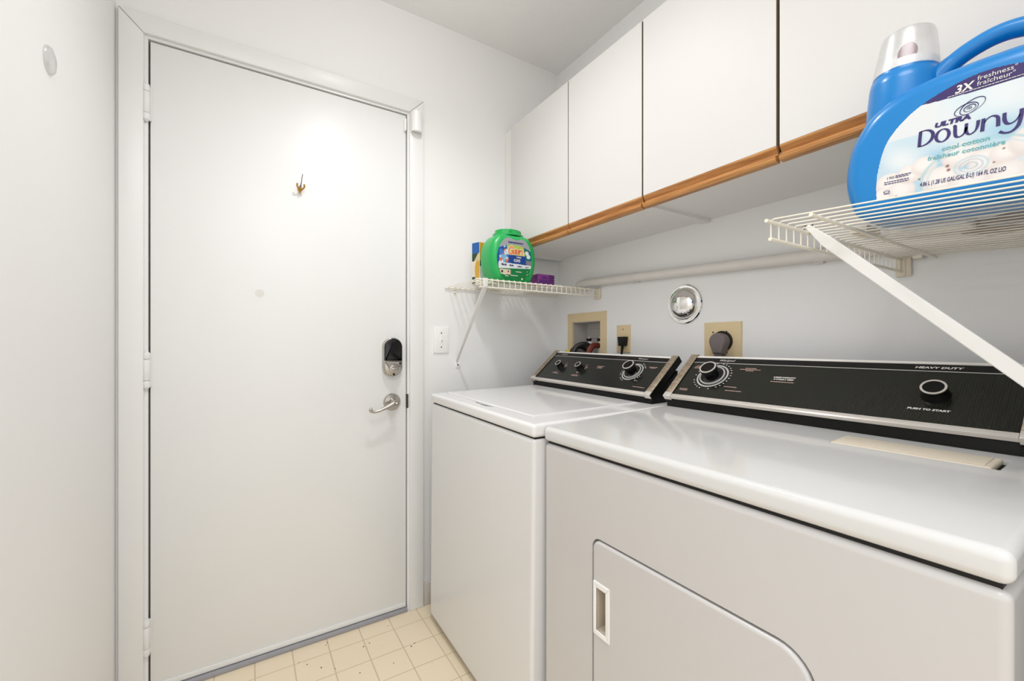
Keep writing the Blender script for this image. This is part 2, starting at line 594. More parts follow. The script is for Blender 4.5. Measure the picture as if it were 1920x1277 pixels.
B().hexa([(0.490, D - 0.046, 0.9955), (0.519, D - 0.046, 1.000), (0.519, D - 0.034, 1.002), (0.490, D - 0.034, 0.9975), (0.490, D - 0.046, 1.0005), (0.519, D - 0.046, 1.005), (0.519, D - 0.034, 1.007), (0.490, D - 0.034, 1.0025)], 0.0015).obj('turn_grip', MNICKEL, lk)
B().lathe([(0.0035, 0), (0.0035, 0.001)], FB(0.5275, 1.022, D - 0.027), 12).obj('screw', MBLACK, lk)
B().lathe([(0.0042, 0), (0.0042, 0.001)], FB(0.503, 0.9765, D - 0.027), 12).obj('screw', MBLACK, lk)

# lever handle
lv = B().lathe([(0.0345, 0), (0.0345, 0.004), (0.030, 0.010), (0.016, 0.012), (0.0125, 0.020), (0.0125, 0.046), (0.010, 0.052), (0.0, 0.0525)], FB(0.5035, 0.864, D + 0.002), 36, cap=False).obj('lever_handle', MNICKEL, dr, 'brushed nickel lever handle with round rose')
pth = smooth_path([(0.507, D - 0.048, 0.8655), (0.490, D - 0.051, 0.8605), (0.468, D - 0.052, 0.8515), (0.446, D - 0.052, 0.8425), (0.428, D - 0.052, 0.8375), (0.414, D - 0.052, 0.837), (0.406, D - 0.052, 0.842), (0.407, D - 0.052, 0.8485), (0.412, D - 0.052, 0.849)], 5)
B().tube(pth, lerp_list([0.0105, 0.0092, 0.0078, 0.0062, 0.0056, 0.0054, 0.0056, 0.0058, 0.0052], 0, len(pth)), 12).obj('lever', MNICKEL, lv)
B().ring(FB(0.504, 0.8655, D - 0.0595), 0.0055, 0.0078, 0.0, 0.001, 20).obj('keyhole_ring', MBLACK, lv)
B().lathe([(0.0055, -0.002), (0.0055, 0.001), (0.0, 0.0012)], FB(0.504, 0.8655, D - 0.0595), 16, cap=False).obj('privacy_button', MSILV, lv)
for px_, pz_ in ((0.505, 0.889), (0.507, 0.842)):
    B().lathe([(0.003, 0), (0.003, 0.001)], FB(px_, pz_, D - 0.0045), 10).obj('screw', MBLACK, lv)
# latch strike in the jamb
B().box((DX1 + 0.001, D - 0.006, 0.835), (DX1 + 0.008, D + 0.01, 0.892), 0.001).obj('strike_plate', MSCREW, jm, 'worn dark latch strike')

# brass hook on the door
hk = B().lathe([(0.008, 0), (0.008, 0.003), (0.004, 0.006)], FB(0.1685, 1.661, D + 0.002), 14).obj('coat_hook', MBRASS, dr, 'small brass hook with a thin pin')
hk2 = B()
for sg in (-1, 1):
    p = smooth_path([(0.1685, D - 0.004, 1.655), (0.1685 + sg * 0.006, D - 0.014, 1.656), (0.1685 + sg * 0.012, D - 0.022, 1.664), (0.1685 + sg * 0.0105, D - 0.025, 1.672)], 5)
    hk2.tube(p, lerp_list([0.003, 0.0028, 0.0028, 0.0036], 0, len(p)), 8)
hk2.tube([(0.1685, D - 0.002, 1.672), (0.1680, D - 0.006, 1.655), (0.1675, D - 0.010, 1.643)], [0.003, 0.0045, 0.003], 8)
hk2.obj('hook_arm', MBRASS, hk)
B().tube([(0.170, D - 0.006, 1.668), (0.172, D - 0.020, 1.690), (0.174, D - 0.030, 1.706)], [0.0016, 0.0012, 0.0012], 6).obj('pin', MSCREW, hk)
# sensor magnet on the door
B().prism(rrect(0.010, 0.050, 0.004, 4), FB(0.5505, 1.972, D + 0.002), 0, 0.016, 0.004, 3).obj('sensor_magnet', MWHITEP, dr, 'small white contact magnet')

# contact sensor on the casing
sn = thing('door_sensor', 'small white contact sensor on the right door casing, near its top corner', 'sensor', (0.597, D - 0.016, 1.968))
arc = [(-0.022, 0.0)] + [(0.022 * math.cos(rad(180 - 180 * k / 14)), 0.012 + 0.018 * math.sin(rad(180 * k / 14))) for k in range(15)] + [(0.022, 0.0)]
B().prism(arc, F((0.597, D - 0.016, 1.969), (1, 0, 0), (0, -1, 0)), -0.081, 0.0, 0.0).obj('housing', MWHITEP, sn)
B().box((0.5785, D - 0.027, 1.9682), (0.6155, D - 0.0255, 1.9692)).obj('seam', MGAP, sn)

# ------------------------------------------------------------------ ceiling lamp (above the frame)
cb = thing('ceiling_light', 'round white downlight in the ceiling above the frame', 'lamp', (0.42, 1.04, ZC))
FCE = F((0.42, 1.04, ZC), (1, 0, 0), (0, -1, 0))
B().ring(FCE, 0.062, 0.090, 0.0, 0.006, 40).obj('trim_ring', MWHITEP, cb)
B().lathe([(0.060, 0.0005), (0.060, 0.002), (0.0, 0.002)], FCE, 32, cap=False).obj('reflector', MSILV, cb)

# ------------------------------------------------------------------ wall cabinets
XC = 1.028
ZCB, ZW, ZCT = 1.5125, 1.5490, 2.087
def cabinet(label, y0, y1, doors, filler=None):
    t = thing('wall_cabinet', label, 'cabinet', (1.19, (y0 + y1) / 2, ZCB), 'white laminate wall cabinets')
    xb = XR - 0.001
    c = B()
    th = 0.016
    x0 = XC + 0.0195
    c.box((x0, y0, ZCB + 0.002), (xb, y0 + th, ZCT)).box((x0, y1 - th, ZCB + 0.002), (xb, y1, ZCT))
    c.box((x0, y0 + th, ZCB + 0.012), (xb, y1 - th, ZCB + 0.026)).box((x0, y0 + th, ZCT - th), (xb, y1 - th, ZCT))
    c.box((xb - 0.006, y0 + th, ZCB + 0.022), (xb, y1 - th, ZCT - th))
    c.obj('carcass', MCARC, t)
    for ya in (y0, y1 - th, (y0 + y1) / 2 - 0.01):
        f = B().box((x0 - 0.001, ya, ZCB + 0.004), (x0 + 0.004, ya + (th if ya != (y0 + y1) / 2 - 0.01 else 0.02), ZCT - 0.002))
        f.obj('face_edge', MEDGE, t)
    for a, b_ in doors:
        d = B().box((XC, a, ZW), (XC + 0.0175, b_, ZCT - 0.001), 0.0006, 1).obj('cabinet_door', MLAM, t)
        B().box((XC + 0.0010, a - 0.0005, ZW + 0.001), (XC + 0.0170, a + 0.0002, ZCT - 0.002)).obj('edge_band', MEDGE, d, 'brown edge band')
        prof = [(XC + 0.0005, ZW), (XC + 0.001, ZW - 0.004), (XC + 0.006, ZW - 0.010), (XC + 0.0095, ZW - 0.0165), (XC + 0.008, ZW - 0.0195),
                (XC - 0.0005, ZW - 0.0225), (XC - 0.003, ZW - 0.0255), (XC - 0.0025, ZW - 0.031), (XC + 0.001, ZW - 0.0355), (XC + 0.0175, ZW - 0.0365), (XC + 0.0175, ZW)]
        B().prism(prof, F((0, a, 0), (1, 0, 0), (0, 0, 1)), 0.0, -(b_ - a)).obj('finger_pull', MOAK, d, 'oak finger pull along the bottom edge', smooth=25)
    if filler:
        B().box((XC + 0.010, filler[0], ZCB + 0.004), (XC + 0.026, filler[1], ZCT), 0.0008, 1).obj('filler_strip', MCARC, t)
    return t
g = 0.0022
cabinet('white double-door wall cabinet with oak pulls, in the corner by the door wall', 0.894, 1.692, [(1.2475 + 0.0020, 1.6545), (0.894 + 0.0028, 1.2475 - 0.0022)], (1.657, D - 0.001))
cabinet('white double-door wall cabinet with oak pulls, above the dryer and the blue jug', 0.095, 0.8935, [(0.5035 + 0.0034, 0.894 - 0.0030), (0.097, 0.5035 - 0.0040)])

# ------------------------------------------------------------------ washer and dryer
ES = Vector((0.7529, 0, 0.6581))
NN = Vector((-0.6581, 0, 0.7529))
O0 = Vector((1.115, 0, 0.942))
LF = 0.176
def CF(y=0.0, d=0.0):
    return (O0 + Vector((0, y, 0)) + NN * d, Vector((0, -1, 0)), ES, NN)

def console(t, ya, yb, panel, foot_left=True):
    fr = F((0, yb, 0), (1, 0, 0), (0, 0, 1))       # profile in x,z ; normal = -y
    A = O0
    T = O0 + ES * LF
    A2, T2 = A - NN * 0.022, T - NN * 0.022
    body = [(1.117, 0.900), (1.117, 0.930), (1.121, 0.938), (A.x + 0.0005, A.z - 0.0006), (A.x, A.z), (T.x, T.z), (T2.x, T2.z), (1.2475, 1.015), (1.2475, 0.900)]
    B().prism(body, fr, 0.026, yb - ya - 0.026).obj('console_body', MBLACK, t)
    # lower sides
    side = [(1.118, 0.900), (1.118, 0.924), (1.142, 0.936), (1.2475, 1.012), (1.2475, 0.900)]
    B().prism(side, fr, 0.004, 0.026).obj('console_side', MBLACK, t)
    B().prism(side, fr, yb - ya - 0.026, yb - ya - 0.004).obj('console_side', MBLACK, t)
    yi0, yi1 = ya + 0.026, yb - 0.026
    B().prism([(0, 0.000), (yi1 - yi0, 0.000), (yi1 - yi0, 0.1445), (0, 0.1445)], CF(yi1), 0.0, 0.0015).obj('control_panel', panel, t)
    B().prism([(0, 0.1465), (yi1 - yi0, 0.1465), (yi1 - yi0, 0.1665), (0, 0.1665)], CF(yi1), 0.0, 0.0015).obj('name_band', MBLACKG, t)
    B().prism([(0, 0.1445), (yi1 - yi0, 0.1445), (yi1 - yi0, 0.1465), (0, 0.1465)], CF(yi1), 0.0, 0.0017).obj('band_line', MSILV2, t)
    B().prism([(0, 0.1665), (yi1 - yi0, 0.1665), (yi1 - yi0, 0.1735), (0, 0.1735)], CF(yi1), 0.0, 0.0035, 0.001).obj('top_trim', MSILVT, t)
    B().prism([(0, -0.0125), (yi1 - yi0, -0.0125), (yi1 - yi0, 0.000), (0, 0.000)], CF(yi1), -0.006, 0.0045, 0.0015).obj('bottom_trim', MSILV, t)
    for y1 in (yb, ya + 0.026):
        cap = [(-0.012, -0.022), (-0.012, 0.0035), (0.179, 0.0035), (0.179, -0.022)]
        frc = (O0 + Vector((0, y1, 0)), ES, NN, Vector((0, -1, 0)))
        c = B().prism(cap, frc, 0.0, 0.026, 0.0).obj('end_cap', MBLACK, t)
        B().prism([(0.0005, 0.004), (0.0255, 0.004), (0.0255, 0.1785), (0.0005, 0.1785)], CF(y1), 0.0025, 0.0055, 0.0008).obj('end_strip', MBRONZE, c, 'brushed bronze strip')
        B().prism([(0.0005, -0.0135), (0.0255, -0.0135), (0.0255, 0.004), (0.0005, 0.004)], CF(y1), -0.010, 0.0065, 0.0012).obj('end_foot', MSILV, c, 'silver foot')

def dial(t, y, s, r_out, kn_r, ticks, knh=0.036):
    fr = CF(y, 0.0016)
    fr = (fr[0] + ES * s, fr[1], fr[2], fr[3])
    k = B().ring(fr, r_out * 0.90, r_out, 0.0, 0.0006, 48).obj('dial_ring', MSILV2, t)
    B().lathe([(r_out * 0.74, 0), (r_out * 0.74, 0.003), (r_out * 0.70, 0.006), (kn_r * 0.9, 0.010), (0, 0.010)], fr, 36, cap=False).obj('dial_skirt', MBLACKG, t)
    B().ring(fr, r_out * 0.62, r_out * 0.80, 0.0, 0.0042, 48).obj('dial_index', MSILV2, t)
    n = B().lathe([(kn_r * 0.82, 0.008), (kn_r * 0.9, knh * 0.55), (kn_r, knh * 0.62), (kn_r, knh - 0.003), (kn_r * 0.93, knh), (0, knh)], fr, 36, cap=False).obj('timer_knob', MBLACK, t)
    B().ring(fr, kn_r * 0.82, kn_r * 0.97, knh - 0.002, knh + 0.0008, 36).obj('knob_ring', MSILV, n)
    tk = B()
    for a, ln in ticks:
        c = Vector((math.cos(rad(a)), math.sin(rad(a))))
        for u in (0,):
            x, y_ = c.x * r_out * 1.16, c.y * r_out * 1.16
            tk.rect2(x - 0.0022 * ln, y_ - 0.0011, x + 0.0022 * ln, y_ + 0.0011, fr, 0.0003)
    tk.obj('dial_marks', MINK, t)

def small_knob(t, y, s, r, knh, name='selector_knob'):
    fr = CF(y, 0.0015)
    fr = (fr[0] + ES * s, fr[1], fr[2], fr[3])
    n = B().lathe([(r * 1.12, 0), (r * 1.06, 0.004), (r * 0.92, knh * 0.6), (r, knh * 0.7), (r, knh - 0.002), (r * 0.94, knh), (0, knh)], fr, 28, cap=False).obj(name, MBLACK, t)
    B().ring(fr, r * 0.80, r * 0.98, knh - 0.001, knh + 0.0006, 28).obj('knob_ring', MSILV, n)

def caption(b, y, s, rows, size=0.0028):
    """tiny unreadable captions kept as broken dashes, like the worn print of the panel"""
    fr = CF(y, 0.0018)
    for k, wd in enumerate(rows):
        x = -wd / 2
        while x < wd / 2 - 0.001:
            ln = random.uniform(0.002, 0.0055)
            b.rect2(x, s - k * size * 1.75, min(x + ln, wd / 2), s - k * size * 1.75 + size * 0.85, fr)
            x += ln + 0.0011

# ---- washer (slightly tilted, far side a little higher)
WY0, WY1, WX = 0.9045, 1.613, 0.620
wa = thing('washer', 'white top-loading washing machine in the corner, with its black console and two small knobs', 'washer', (0.93, (WY0 + WY1) / 2, 0.0))
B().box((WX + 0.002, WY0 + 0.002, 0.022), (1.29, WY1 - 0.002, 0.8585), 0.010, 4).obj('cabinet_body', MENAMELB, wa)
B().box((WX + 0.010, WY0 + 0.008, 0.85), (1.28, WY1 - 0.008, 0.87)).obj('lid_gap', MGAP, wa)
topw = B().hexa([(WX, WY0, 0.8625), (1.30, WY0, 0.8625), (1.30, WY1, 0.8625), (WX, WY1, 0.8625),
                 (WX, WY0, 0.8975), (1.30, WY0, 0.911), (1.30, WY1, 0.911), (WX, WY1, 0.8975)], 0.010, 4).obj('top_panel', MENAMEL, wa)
zt = lambda x: 0.8975 + (x - WX) * 0.0135 / 0.68
def slab(x0, x1, y0, y1, dz0, dz1, zf, bev):
    return B().hexa([(x0, y0, zf(x0) + dz0), (x1, y0, zf(x1) + dz0), (x1, y1, zf(x1) + dz0), (x0, y1, zf(x0) + dz0),
                     (x0, y0, zf(x0) + dz1), (x1, y0, zf(x1) + dz1), (x1, y1, zf(x1) + dz1), (x0, y1, zf(x0) + dz1)], bev, 3)
cut(topw, slab(0.674, 1.104, 0.987, 1.591, -0.006, 0.03, zt, 0))
lid = slab(0.678, 1.100, 0.991, 1.587, -0.0055, 0.0035, zt, 0.0045).obj('lid', MENAMEL, wa)
cut(topw, B().lathe([(0.0, -0.012), (0.07, -0.008), (0.10, 0.002), (0.10, 0.01)], F((0.673, 1.265, 0.899), (1, 0, 0), (0, 1, 0)), 32, sx=0.20, sy=0.75))
for x in (0.68, 1.24):
    for y in (WY0 + 0.06, WY1 - 0.06):
        B().lathe([(0.02, 0.007 if y > 1.2 else 0.009), (0.02, 0.014), (0.009, 0.015), (0.009, 0.03)], F((x, y, 0), (1, 0, 0), (0, 1, 0)), 14).obj('foot', MBLACK, wa)
console(wa, 0.946, 1.624, MPANELW)
tk = [(a, 1.0) for a in (38, 50, 62, -22, -32, -45, -110, -122, -134, 170, 182, 194, 205)] + [(30, 1.6), (150, 2.2), (158, 1.6)]
dial(wa, 1.0885, 0.088, 0.042, 0.0225, tk)
small_knob(wa, 1.4935, 0.080, 0.0145, 0.024)
small_knob(wa, 1.3625, 0.080, 0.0145, 0.024)
c = B()
caption(c, 1.4935, 0.043, [0.030, 0.040])
caption(c, 1.3625, 0.040, [0.034, 0.044])
caption(c, 1.2605, 0.100, [0.040, 0.022, 0.030])
caption(c, 1.0155, 0.117, [0.036, 0.024])
caption(c, 1.0155, 0.018, [0.050])
caption(c, 1.0455, 0.045, [0.016])
for y in (1.4775, 1.3475):
    f0 = CF(y)
    c.ring((f0[0] + ES * 0.086, f0[1], f0[2], f0[3]), 0.011, 0.0135, 0.0016, 0.0019, 12, -35, 65)
    c.rect2(0.016, 0.088, 0.021, 0.0905, CF(y, 0.0018))
    c.rect2(0.006, 0.102, 0.011, 0.1045, CF(y, 0.0018))
c.disc2(0, 0.056, 0.004, CF(1.3625, 0.0018))
c.obj('panel_captions', MINKP, wa)
B().text('Whirlpool', -0.021, 0.1535, 0.0072, CF(1.0875, 0.0019), shear=0.35).obj('lettering', MINK, wa)
B().prism([(-0.018, 0.153), (0.018, 0.153), (0.018, 0.1595), (-0.018, 0.1595)], CF(1.5355, 0), 0.0015, 0.0022).obj('model_badge', MBRONZE, wa)
wa.rotation_euler = (rad(1.0), 0, 0)

# ---- dryer
DY0, DY1, DXF = 0.0945, 0.887, 0.648
da = thing('dryer', 'white front-loading clothes dryer at the right, its door with a recessed pull', 'dryer', (0.95, (DY0 + DY1) / 2, 0.0))
zd = lambda x: 0.8855 + (x - DXF) * 0.0225 / 0.50
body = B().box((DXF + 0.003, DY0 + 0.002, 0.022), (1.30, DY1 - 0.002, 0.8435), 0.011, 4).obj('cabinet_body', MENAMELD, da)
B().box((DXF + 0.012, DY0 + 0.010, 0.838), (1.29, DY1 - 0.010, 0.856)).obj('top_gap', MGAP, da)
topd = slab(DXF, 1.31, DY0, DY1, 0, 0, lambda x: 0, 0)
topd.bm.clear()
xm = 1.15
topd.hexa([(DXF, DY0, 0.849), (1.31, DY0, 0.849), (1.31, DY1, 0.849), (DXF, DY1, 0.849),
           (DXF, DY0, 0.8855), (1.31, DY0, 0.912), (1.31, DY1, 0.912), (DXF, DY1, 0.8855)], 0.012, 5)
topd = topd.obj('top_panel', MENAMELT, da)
zd = lambda x: 0.8855 + (x - DXF) * 0.0265 / 0.662
cut(topd, slab(0.9935, 1.0755, 0.160, 0.390, -0.010, 0.03, zd, 0))
slab(0.9940, 1.0750, 0.1605, 0.3895, -0.0098, -0.0090, zd, 0).obj('slot_shade', MGAP, da)  # dark plate painted as the shade inside the lint slot
lintc = slab(0.9955, 1.0735, 0.169, 0.389, -0.009, 0.0015, zd, 0.003).obj('lint_cover', MCREAM, da, 'cream lint screen cover')
slab(1.004, 1.066, 0.178, 0.381, 0.0012, 0.0026, zd, 0.0008).obj('cover_panel', MCREAM, lintc)
# front door
dw, dz0, dz1 = 0.430, 0.10, 0.668
dpoly = rrect(dw, dz1 - dz0, 0.02, 8, (0.03, 0.03, 0.048, 0.020))
FD = F((DXF + 0.003, 0.702, dz0), (0, -1, 0), (0, 0, 1))
big = rrect(dw + 0.009, dz1 - dz0 + 0.009, 0.02, 8, (0.033, 0.033, 0.052, 0.024))
big = [(x - 0.0045, y - 0.0045) for x, y in big]
cut(body, B().prism(big, FD, -0.014, 0.02))
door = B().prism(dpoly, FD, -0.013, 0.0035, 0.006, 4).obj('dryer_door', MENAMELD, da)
FP = F((DXF - 0.0005, 0.697, 0.466), (0, -1, 0), (0, 0, 1))
pw, ph = 0.0475, 0.1145
hole = [(0.003, 0.003), (pw - 0.003, 0.003), (pw - 0.003, ph - 0.003), (0.003, ph - 0.003)]
cut(door, B().prism(hole, FP, -0.03, 0.02))
cut(body, B().prism(hole, FP, -0.06, 0.02))
pl = B()
o_, i_ = [(0, 0), (pw, 0), (pw, ph), (0, ph)], [(0.0085, 0.011), (pw - 0.0105, 0.011), (pw - 0.0105, ph - 0.012), (0.0085, ph - 0.012)]
m_ = [(0.004, 0.004), (pw - 0.004, 0.004), (pw - 0.004, ph - 0.004), (0.004, ph - 0.004)]
for k in range(4):
    k2 = (k + 1) % 4
    pl.prism([o_[k], o_[k2], i_[k2], i_[k]], FP, 0.0, 0.0032, 0.0012)
pull = pl.obj('door_pull', MWHITEP, door, 'white recessed pull')
pl = B()
for k in range(4):
    k2 = (k + 1) % 4
    pl.prism([m_[k], m_[k2], i_[k2], i_[k]], FP, -0.036, 0.001)
pl.prism(m_, FP, -0.040, -0.036)
c = pl.obj('pull_recess', MTAN, da, 'inside of the white door pull, its shade painted tan')
for x in (0.70, 1.25):
    for y in (DY0 + 0.06, DY1 - 0.06):
        B().lathe([(0.02, 0.0), (0.02, 0.012), (0.009, 0.013), (0.009, 0.03)], F((x, y, 0), (1, 0, 0), (0, 1, 0)), 14).obj('foot', MBLACK, da)
console(da, 0.131, 0.878, MPANEL)
tk = [(a, 1.0) for a in (152, 163, 180, 204, 216, 228, 240, 252, 282, 306, 318, 330, 342, 354, 6, 18, 30, 42, 54, 66, 78)] + [(100, 1.6)]
dial(da, 0.762, 0.089, 0.0465, 0.0245, tk)
small_knob(da, 0.2745, 0.076, 0.0205, 0.024, 'start_button')
c = B()
caption(c, 0.823, 0.128, [0.022, 0.028, 0.030])
caption(c, 0.826, 0.026, [0.030, 0.026])
caption(c, 0.664, 0.127, [0.030, 0.058, 0.022])
caption(c, 0.690, 0.049, [0.036])
caption(c, 0.676, 0.035, [0.046])
caption(c, 0.566, 0.082, [0.056])
c.obj('panel_captions', MINKP, da)
c = B()
c.text('LARGE CAPACITY', 0.0, 0.098, 0.0040, CF(0.566, 0.0018), 0.0, 'CENTER', 0.2, 1.15, 0.0003)
c.text('5 CYCLE 3 TEMP', 0.0, 0.0905, 0.0040, CF(0.566, 0.0018), 0.0, 'CENTER', 0.2, 1.15, 0.0003)
c.text('HEAVY DUTY', 0.0, 0.1535, 0.0056, CF(0.285, 0.0018), 0.0, 'CENTER', 0.15, 1.5, 0.0003)
c.text('PUSH TO START', 0.0, 0.0335, 0.0044, CF(0.279, 0.0018), 0.0, 'CENTER', 0.15, 1.35, 0.0003)
c.text('Whirlpool', -0.020, 0.1535, 0.0080, CF(0.752, 0.0019), shear=0.4)
c.obj('lettering', MINK, da)

for o in list(COL.objects):
    if o.name.split('.')[0] in ('top_panel', 'cabinet_body', 'lid', 'dryer_door', 'lint_cover'):
        md = o.modifiers.new('normals', 'WEIGHTED_NORMAL')
        md.keep_sharp = True
        md.weight = 80

# ------------------------------------------------------------------ right wall fittings
# recessed supply box
bx = thing('supply_box', 'beige recessed washer supply box with taps and hoses, behind the washer console', 'valve box', (XR, 1.504, 1.08))
fo, fi = [(1.6345, 0.955), (1.3735, 0.955), (1.3735, 1.2445), (1.6345, 1.2445)], [(1.600, 0.985), (1.409, 0.985), (1.409, 1.2035), (1.600, 1.2035)]
pl = B()
FW = F((XR, 0, 0), (0, 1, 0), (0, 0, 1))
for k in range(4):
    k2 = (k + 1) % 4
    pl.prism([fo[k], fo[k2], fi[k2], fi[k]], FW, 0.0, -0.006)
pl.obj('box_frame', MBEIGE, bx)
MBOXI = mat('box_interior', srgb(190, 184, 178), 0.5)
pl = B()
xb = XR + 0.085
pl.box((xb, 1.4092, 0.9852), (xb + 0.004, 1.5998, 1.2033)).box((XR, 1.5965, 0.985), (xb, 1.5998, 1.2033)).box((XR, 1.4092, 0.985), (xb, 1.4125, 1.2033))
pl.box((XR, 1.4125, 1.2), (xb, 1.5965, 1.2033)).box((XR, 1.4125, 0.985), (xb, 1.5965, 0.989))
pl.box((xb - 0.004, 1.4125, 1.172), (xb, 1.5965, 1.1735)).box((xb - 0.004, 1.4125, 1.128), (xb, 1.5965, 1.1295))
pl.obj('box_interior', MBOXI, bx)
for yy, cc in ((1.535, MRUBBER), (1.462, MREDB)):
    v = B().lathe([(0.014, 0), (0.014, 0.055), (0.010, 0.060), (0.010, 0.085), (0.006, 0.09)], F((XR + 0.05, yy, 1.03), (1, 0, 0), (0, 1, 0)), 16).obj('valve', MWHITEP, bx)
    B().hexa([(XR + 0.02, yy - 0.020, 1.125), (XR + 0.03, yy - 0.020, 1.125), (XR + 0.06, yy + 0.015, 1.122), (XR + 0.05, yy + 0.015, 1.122),
              (XR + 0.02, yy - 0.020, 1.133), (XR + 0.03, yy - 0.020, 1.133), (XR + 0.06, yy + 0.015, 1.130), (XR + 0.05, yy + 0.015, 1.130)], 0.001).obj('tap_handle', MWHITEP, v)
    B().box((XR + 0.035, yy - 0.012, 1.112), (XR + 0.050, yy + 0.012, 1.126), 0.003).obj('handle_grip', MBLACK, v)
p = smooth_path([(XR + 0.045, 1.525, 1.085), (XR + 0.01, 1.53, 1.098), (XR - 0.025, 1.548, 1.085), (XR - 0.045, 1.555, 1.03), (XR - 0.05, 1.555, 0.95)], 6)
B().tube(p, 0.012, 10).obj('hose', MRUBBER, bx, 'black rubber hose')
p = smooth_path([(XR + 0.055, 1.55, 1.06), (XR + 0.015, 1.565, 1.085), (XR - 0.020, 1.580, 1.072), (XR - 0.04, 1.585, 1.02), (XR - 0.045, 1.585, 0.95)], 6)
B().tube(p, 0.010, 10).obj('hose', MRUBBER, bx, 'black rubber hose')
p = smooth_path([(XR + 0.045, 1.465, 1.09), (XR + 0.01, 1.470, 1.090), (XR - 0.010, 1.473, 1.070), (XR - 0.022, 1.475, 1.03), (XR - 0.03, 1.475, 0.95)], 6)
B().tube(p, 0.0135, 10).obj('hose', MREDB, bx, 'red-brown hose')
B().box((XR - 0.052, 1.568, 1.050), (XR - 0.048, 1.598, 1.070), 0.0005).obj('tag', MYEL, bx, 'yellow tag')

# washer outlet and plug
ou = thing('wall_outlet', 'narrow beige outlet plate with a black plug, right of the supply box', 'outlet', (XR, 1.272, 1.12))
B().prism([(0, 0), (0.0735, 0), (0.0735, 0.1155), (0, 0.1155)], FR(1.309, 1.0625), 0, 0.006, 0.002).obj('plate', MBEIGE, ou)
B().ring(FR(1.274, 1.112, XR - 0.006), 0.0155, 0.0165, -0.001, 0.0008, 24).obj('socket_face', MBEIGE, ou)
B().lathe([(0.0025, 0), (0.0025, 0.001)], FR(1.272, 1.160, XR - 0.006), 10).obj('screw', MSCREW, ou)
pg = thing('washer_plug', 'black plug with its cord hanging down, in the narrow beige outlet', 'plug', (XR - 0.006, 1.266, 1.11))
B().hexa([(XR - 0.034, 1.2475, 1.090), (XR - 0.0065, 1.2475, 1.090), (XR - 0.0065, 1.2745, 1.090), (XR - 0.034, 1.2745, 1.090),
          (XR - 0.034, 1.2425, 1.1285), (XR - 0.0065, 1.2425, 1.1285), (XR - 0.0065, 1.2795, 1.1285), (XR - 0.034, 1.2795, 1.1285)], 0.003).obj('plug_body', MBLACK, pg)
B().tube(smooth_path([(XR - 0.022, 1.2605, 1.093), (XR - 0.024, 1.2615, 1.07), (XR - 0.026, 1.263, 1.04), (XR - 0.03, 1.263, 0.95)], 4), lerp_list([0.0065, 0.005, 0.0035, 0.0035], 0, 13), 8).obj('cord', MBLACK, pg)

# dryer outlet and plug
ou = thing('dryer_outlet', 'large square beige outlet plate above the dryer console', 'outlet', (XR, 0.833, 1.10))
B().prism([(0, 0), (0.130, 0), (0.130, 0.1305), (0, 0.1305)], FR(0.8985, 1.040), 0, 0.007, 0.0025).obj('plate', MBEIGE, ou)
B().lathe([(0.034, 0.0), (0.034, 0.008), (0.030, 0.010), (0, 0.010)], FR(0.8300, 1.1065, XR - 0.006), 32, cap=False).obj('receptacle', MBLACK, ou, 'round black receptacle')
for yy, zz in ((0.865, 1.137), (0.817, 1.138), (0.817, 1.070)):
    B().lathe([(0.0028, 0), (0.0028, 0.001)], FR(yy, zz, XR - 0.007), 10).obj('screw', MSCREW, ou)
pg = thing('dryer_plug', 'chunky grey plug in the large square beige outlet', 'plug', (XR - 0.017, 0.83, 1.105))
pp = []
for k in range(19):
    a = rad(-25 + 230 * k / 18)
    pp.append((0.028 * math.cos(a), 0.028 * math.sin(a)))
pp += [(-0.0155, -0.036), (-0.0155, -0.040), (0.0155, -0.040), (0.0155, -0.036)]
B().prism(pp, FR(0.8275, 1.1055, XR - 0.0165), 0.0, 0.032, 0.006, 3).obj('plug_body', MGREY, pg)
nk = B()
for k in range(4):
    nk.box((XR - 0.044, 0.8145, 1.0605 - k * 0.006), (XR - 0.022, 0.8405, 1.0645 - k * 0.006), 0.0015)
nk.box((XR - 0.042, 0.8165, 1.036), (XR - 0.024, 0.8385, 1.068))
nk.obj('strain_relief', MGREY, pg)
cd = B()
for k in (-1, 0, 1):
    cd.tube([(XR - 0.033, 0.8275 + k * 0.007, 1.045), (XR - 0.034, 0.8275 + k * 0.007, 1.0), (XR - 0.034, 0.8275 + k * 0.007, 0.95)], 0.0036, 8)
cd.obj('cord', MGREY, pg)

# chrome dome
dm = tag(B().lathe([(0.0705, 0.0), (0.0705, 0.004), (0.067, 0.008), (0.060, 0.0075), (0.0555, 0.010), (0.053, 0.017), (0.047, 0.026), (0.037, 0.034), (0.024, 0.040), (0.010, 0.0425), (0.0, 0.043)], FR(0.9775, 1.2418), 48, cap=False).obj('vent_cover', MCHROME, origin=(XR, 0.9775, 1.2418)),
        'round polished chrome dome cover on the laundry wall', 'wall cover')

# pipe along the wall
pz = lambda y: 1.3817 - (1.5475 - y) * 0.042
pp = thing('wall_pipe', 'white painted pipe running along the laundry wall under the cabinets', 'pipe', (XR - 0.019, 0.8, 1.34))
ys = [1.5525, 1.548, 1.53, 1.50, 1.2, 0.9, 0.6, 0.3, 0.02]
B().tube([(XR - 0.019, y, pz(y) + (0.0 if y < 1.51 else -0.004)) for y in ys], [0.006, 0.0125, 0.0165, 0.0178, 0.0178, 0.0178, 0.0178, 0.0178, 0.0178], 18).obj('pipe', MPIPE, pp)
for y in (1.20, 0.55):
    B().box((XR - 0.012, y - 0.012, pz(y) - 0.022), (XR - 0.0005, y + 0.012, pz(y) + 0.022), 0.002).obj('clip', MPIPE, pp)

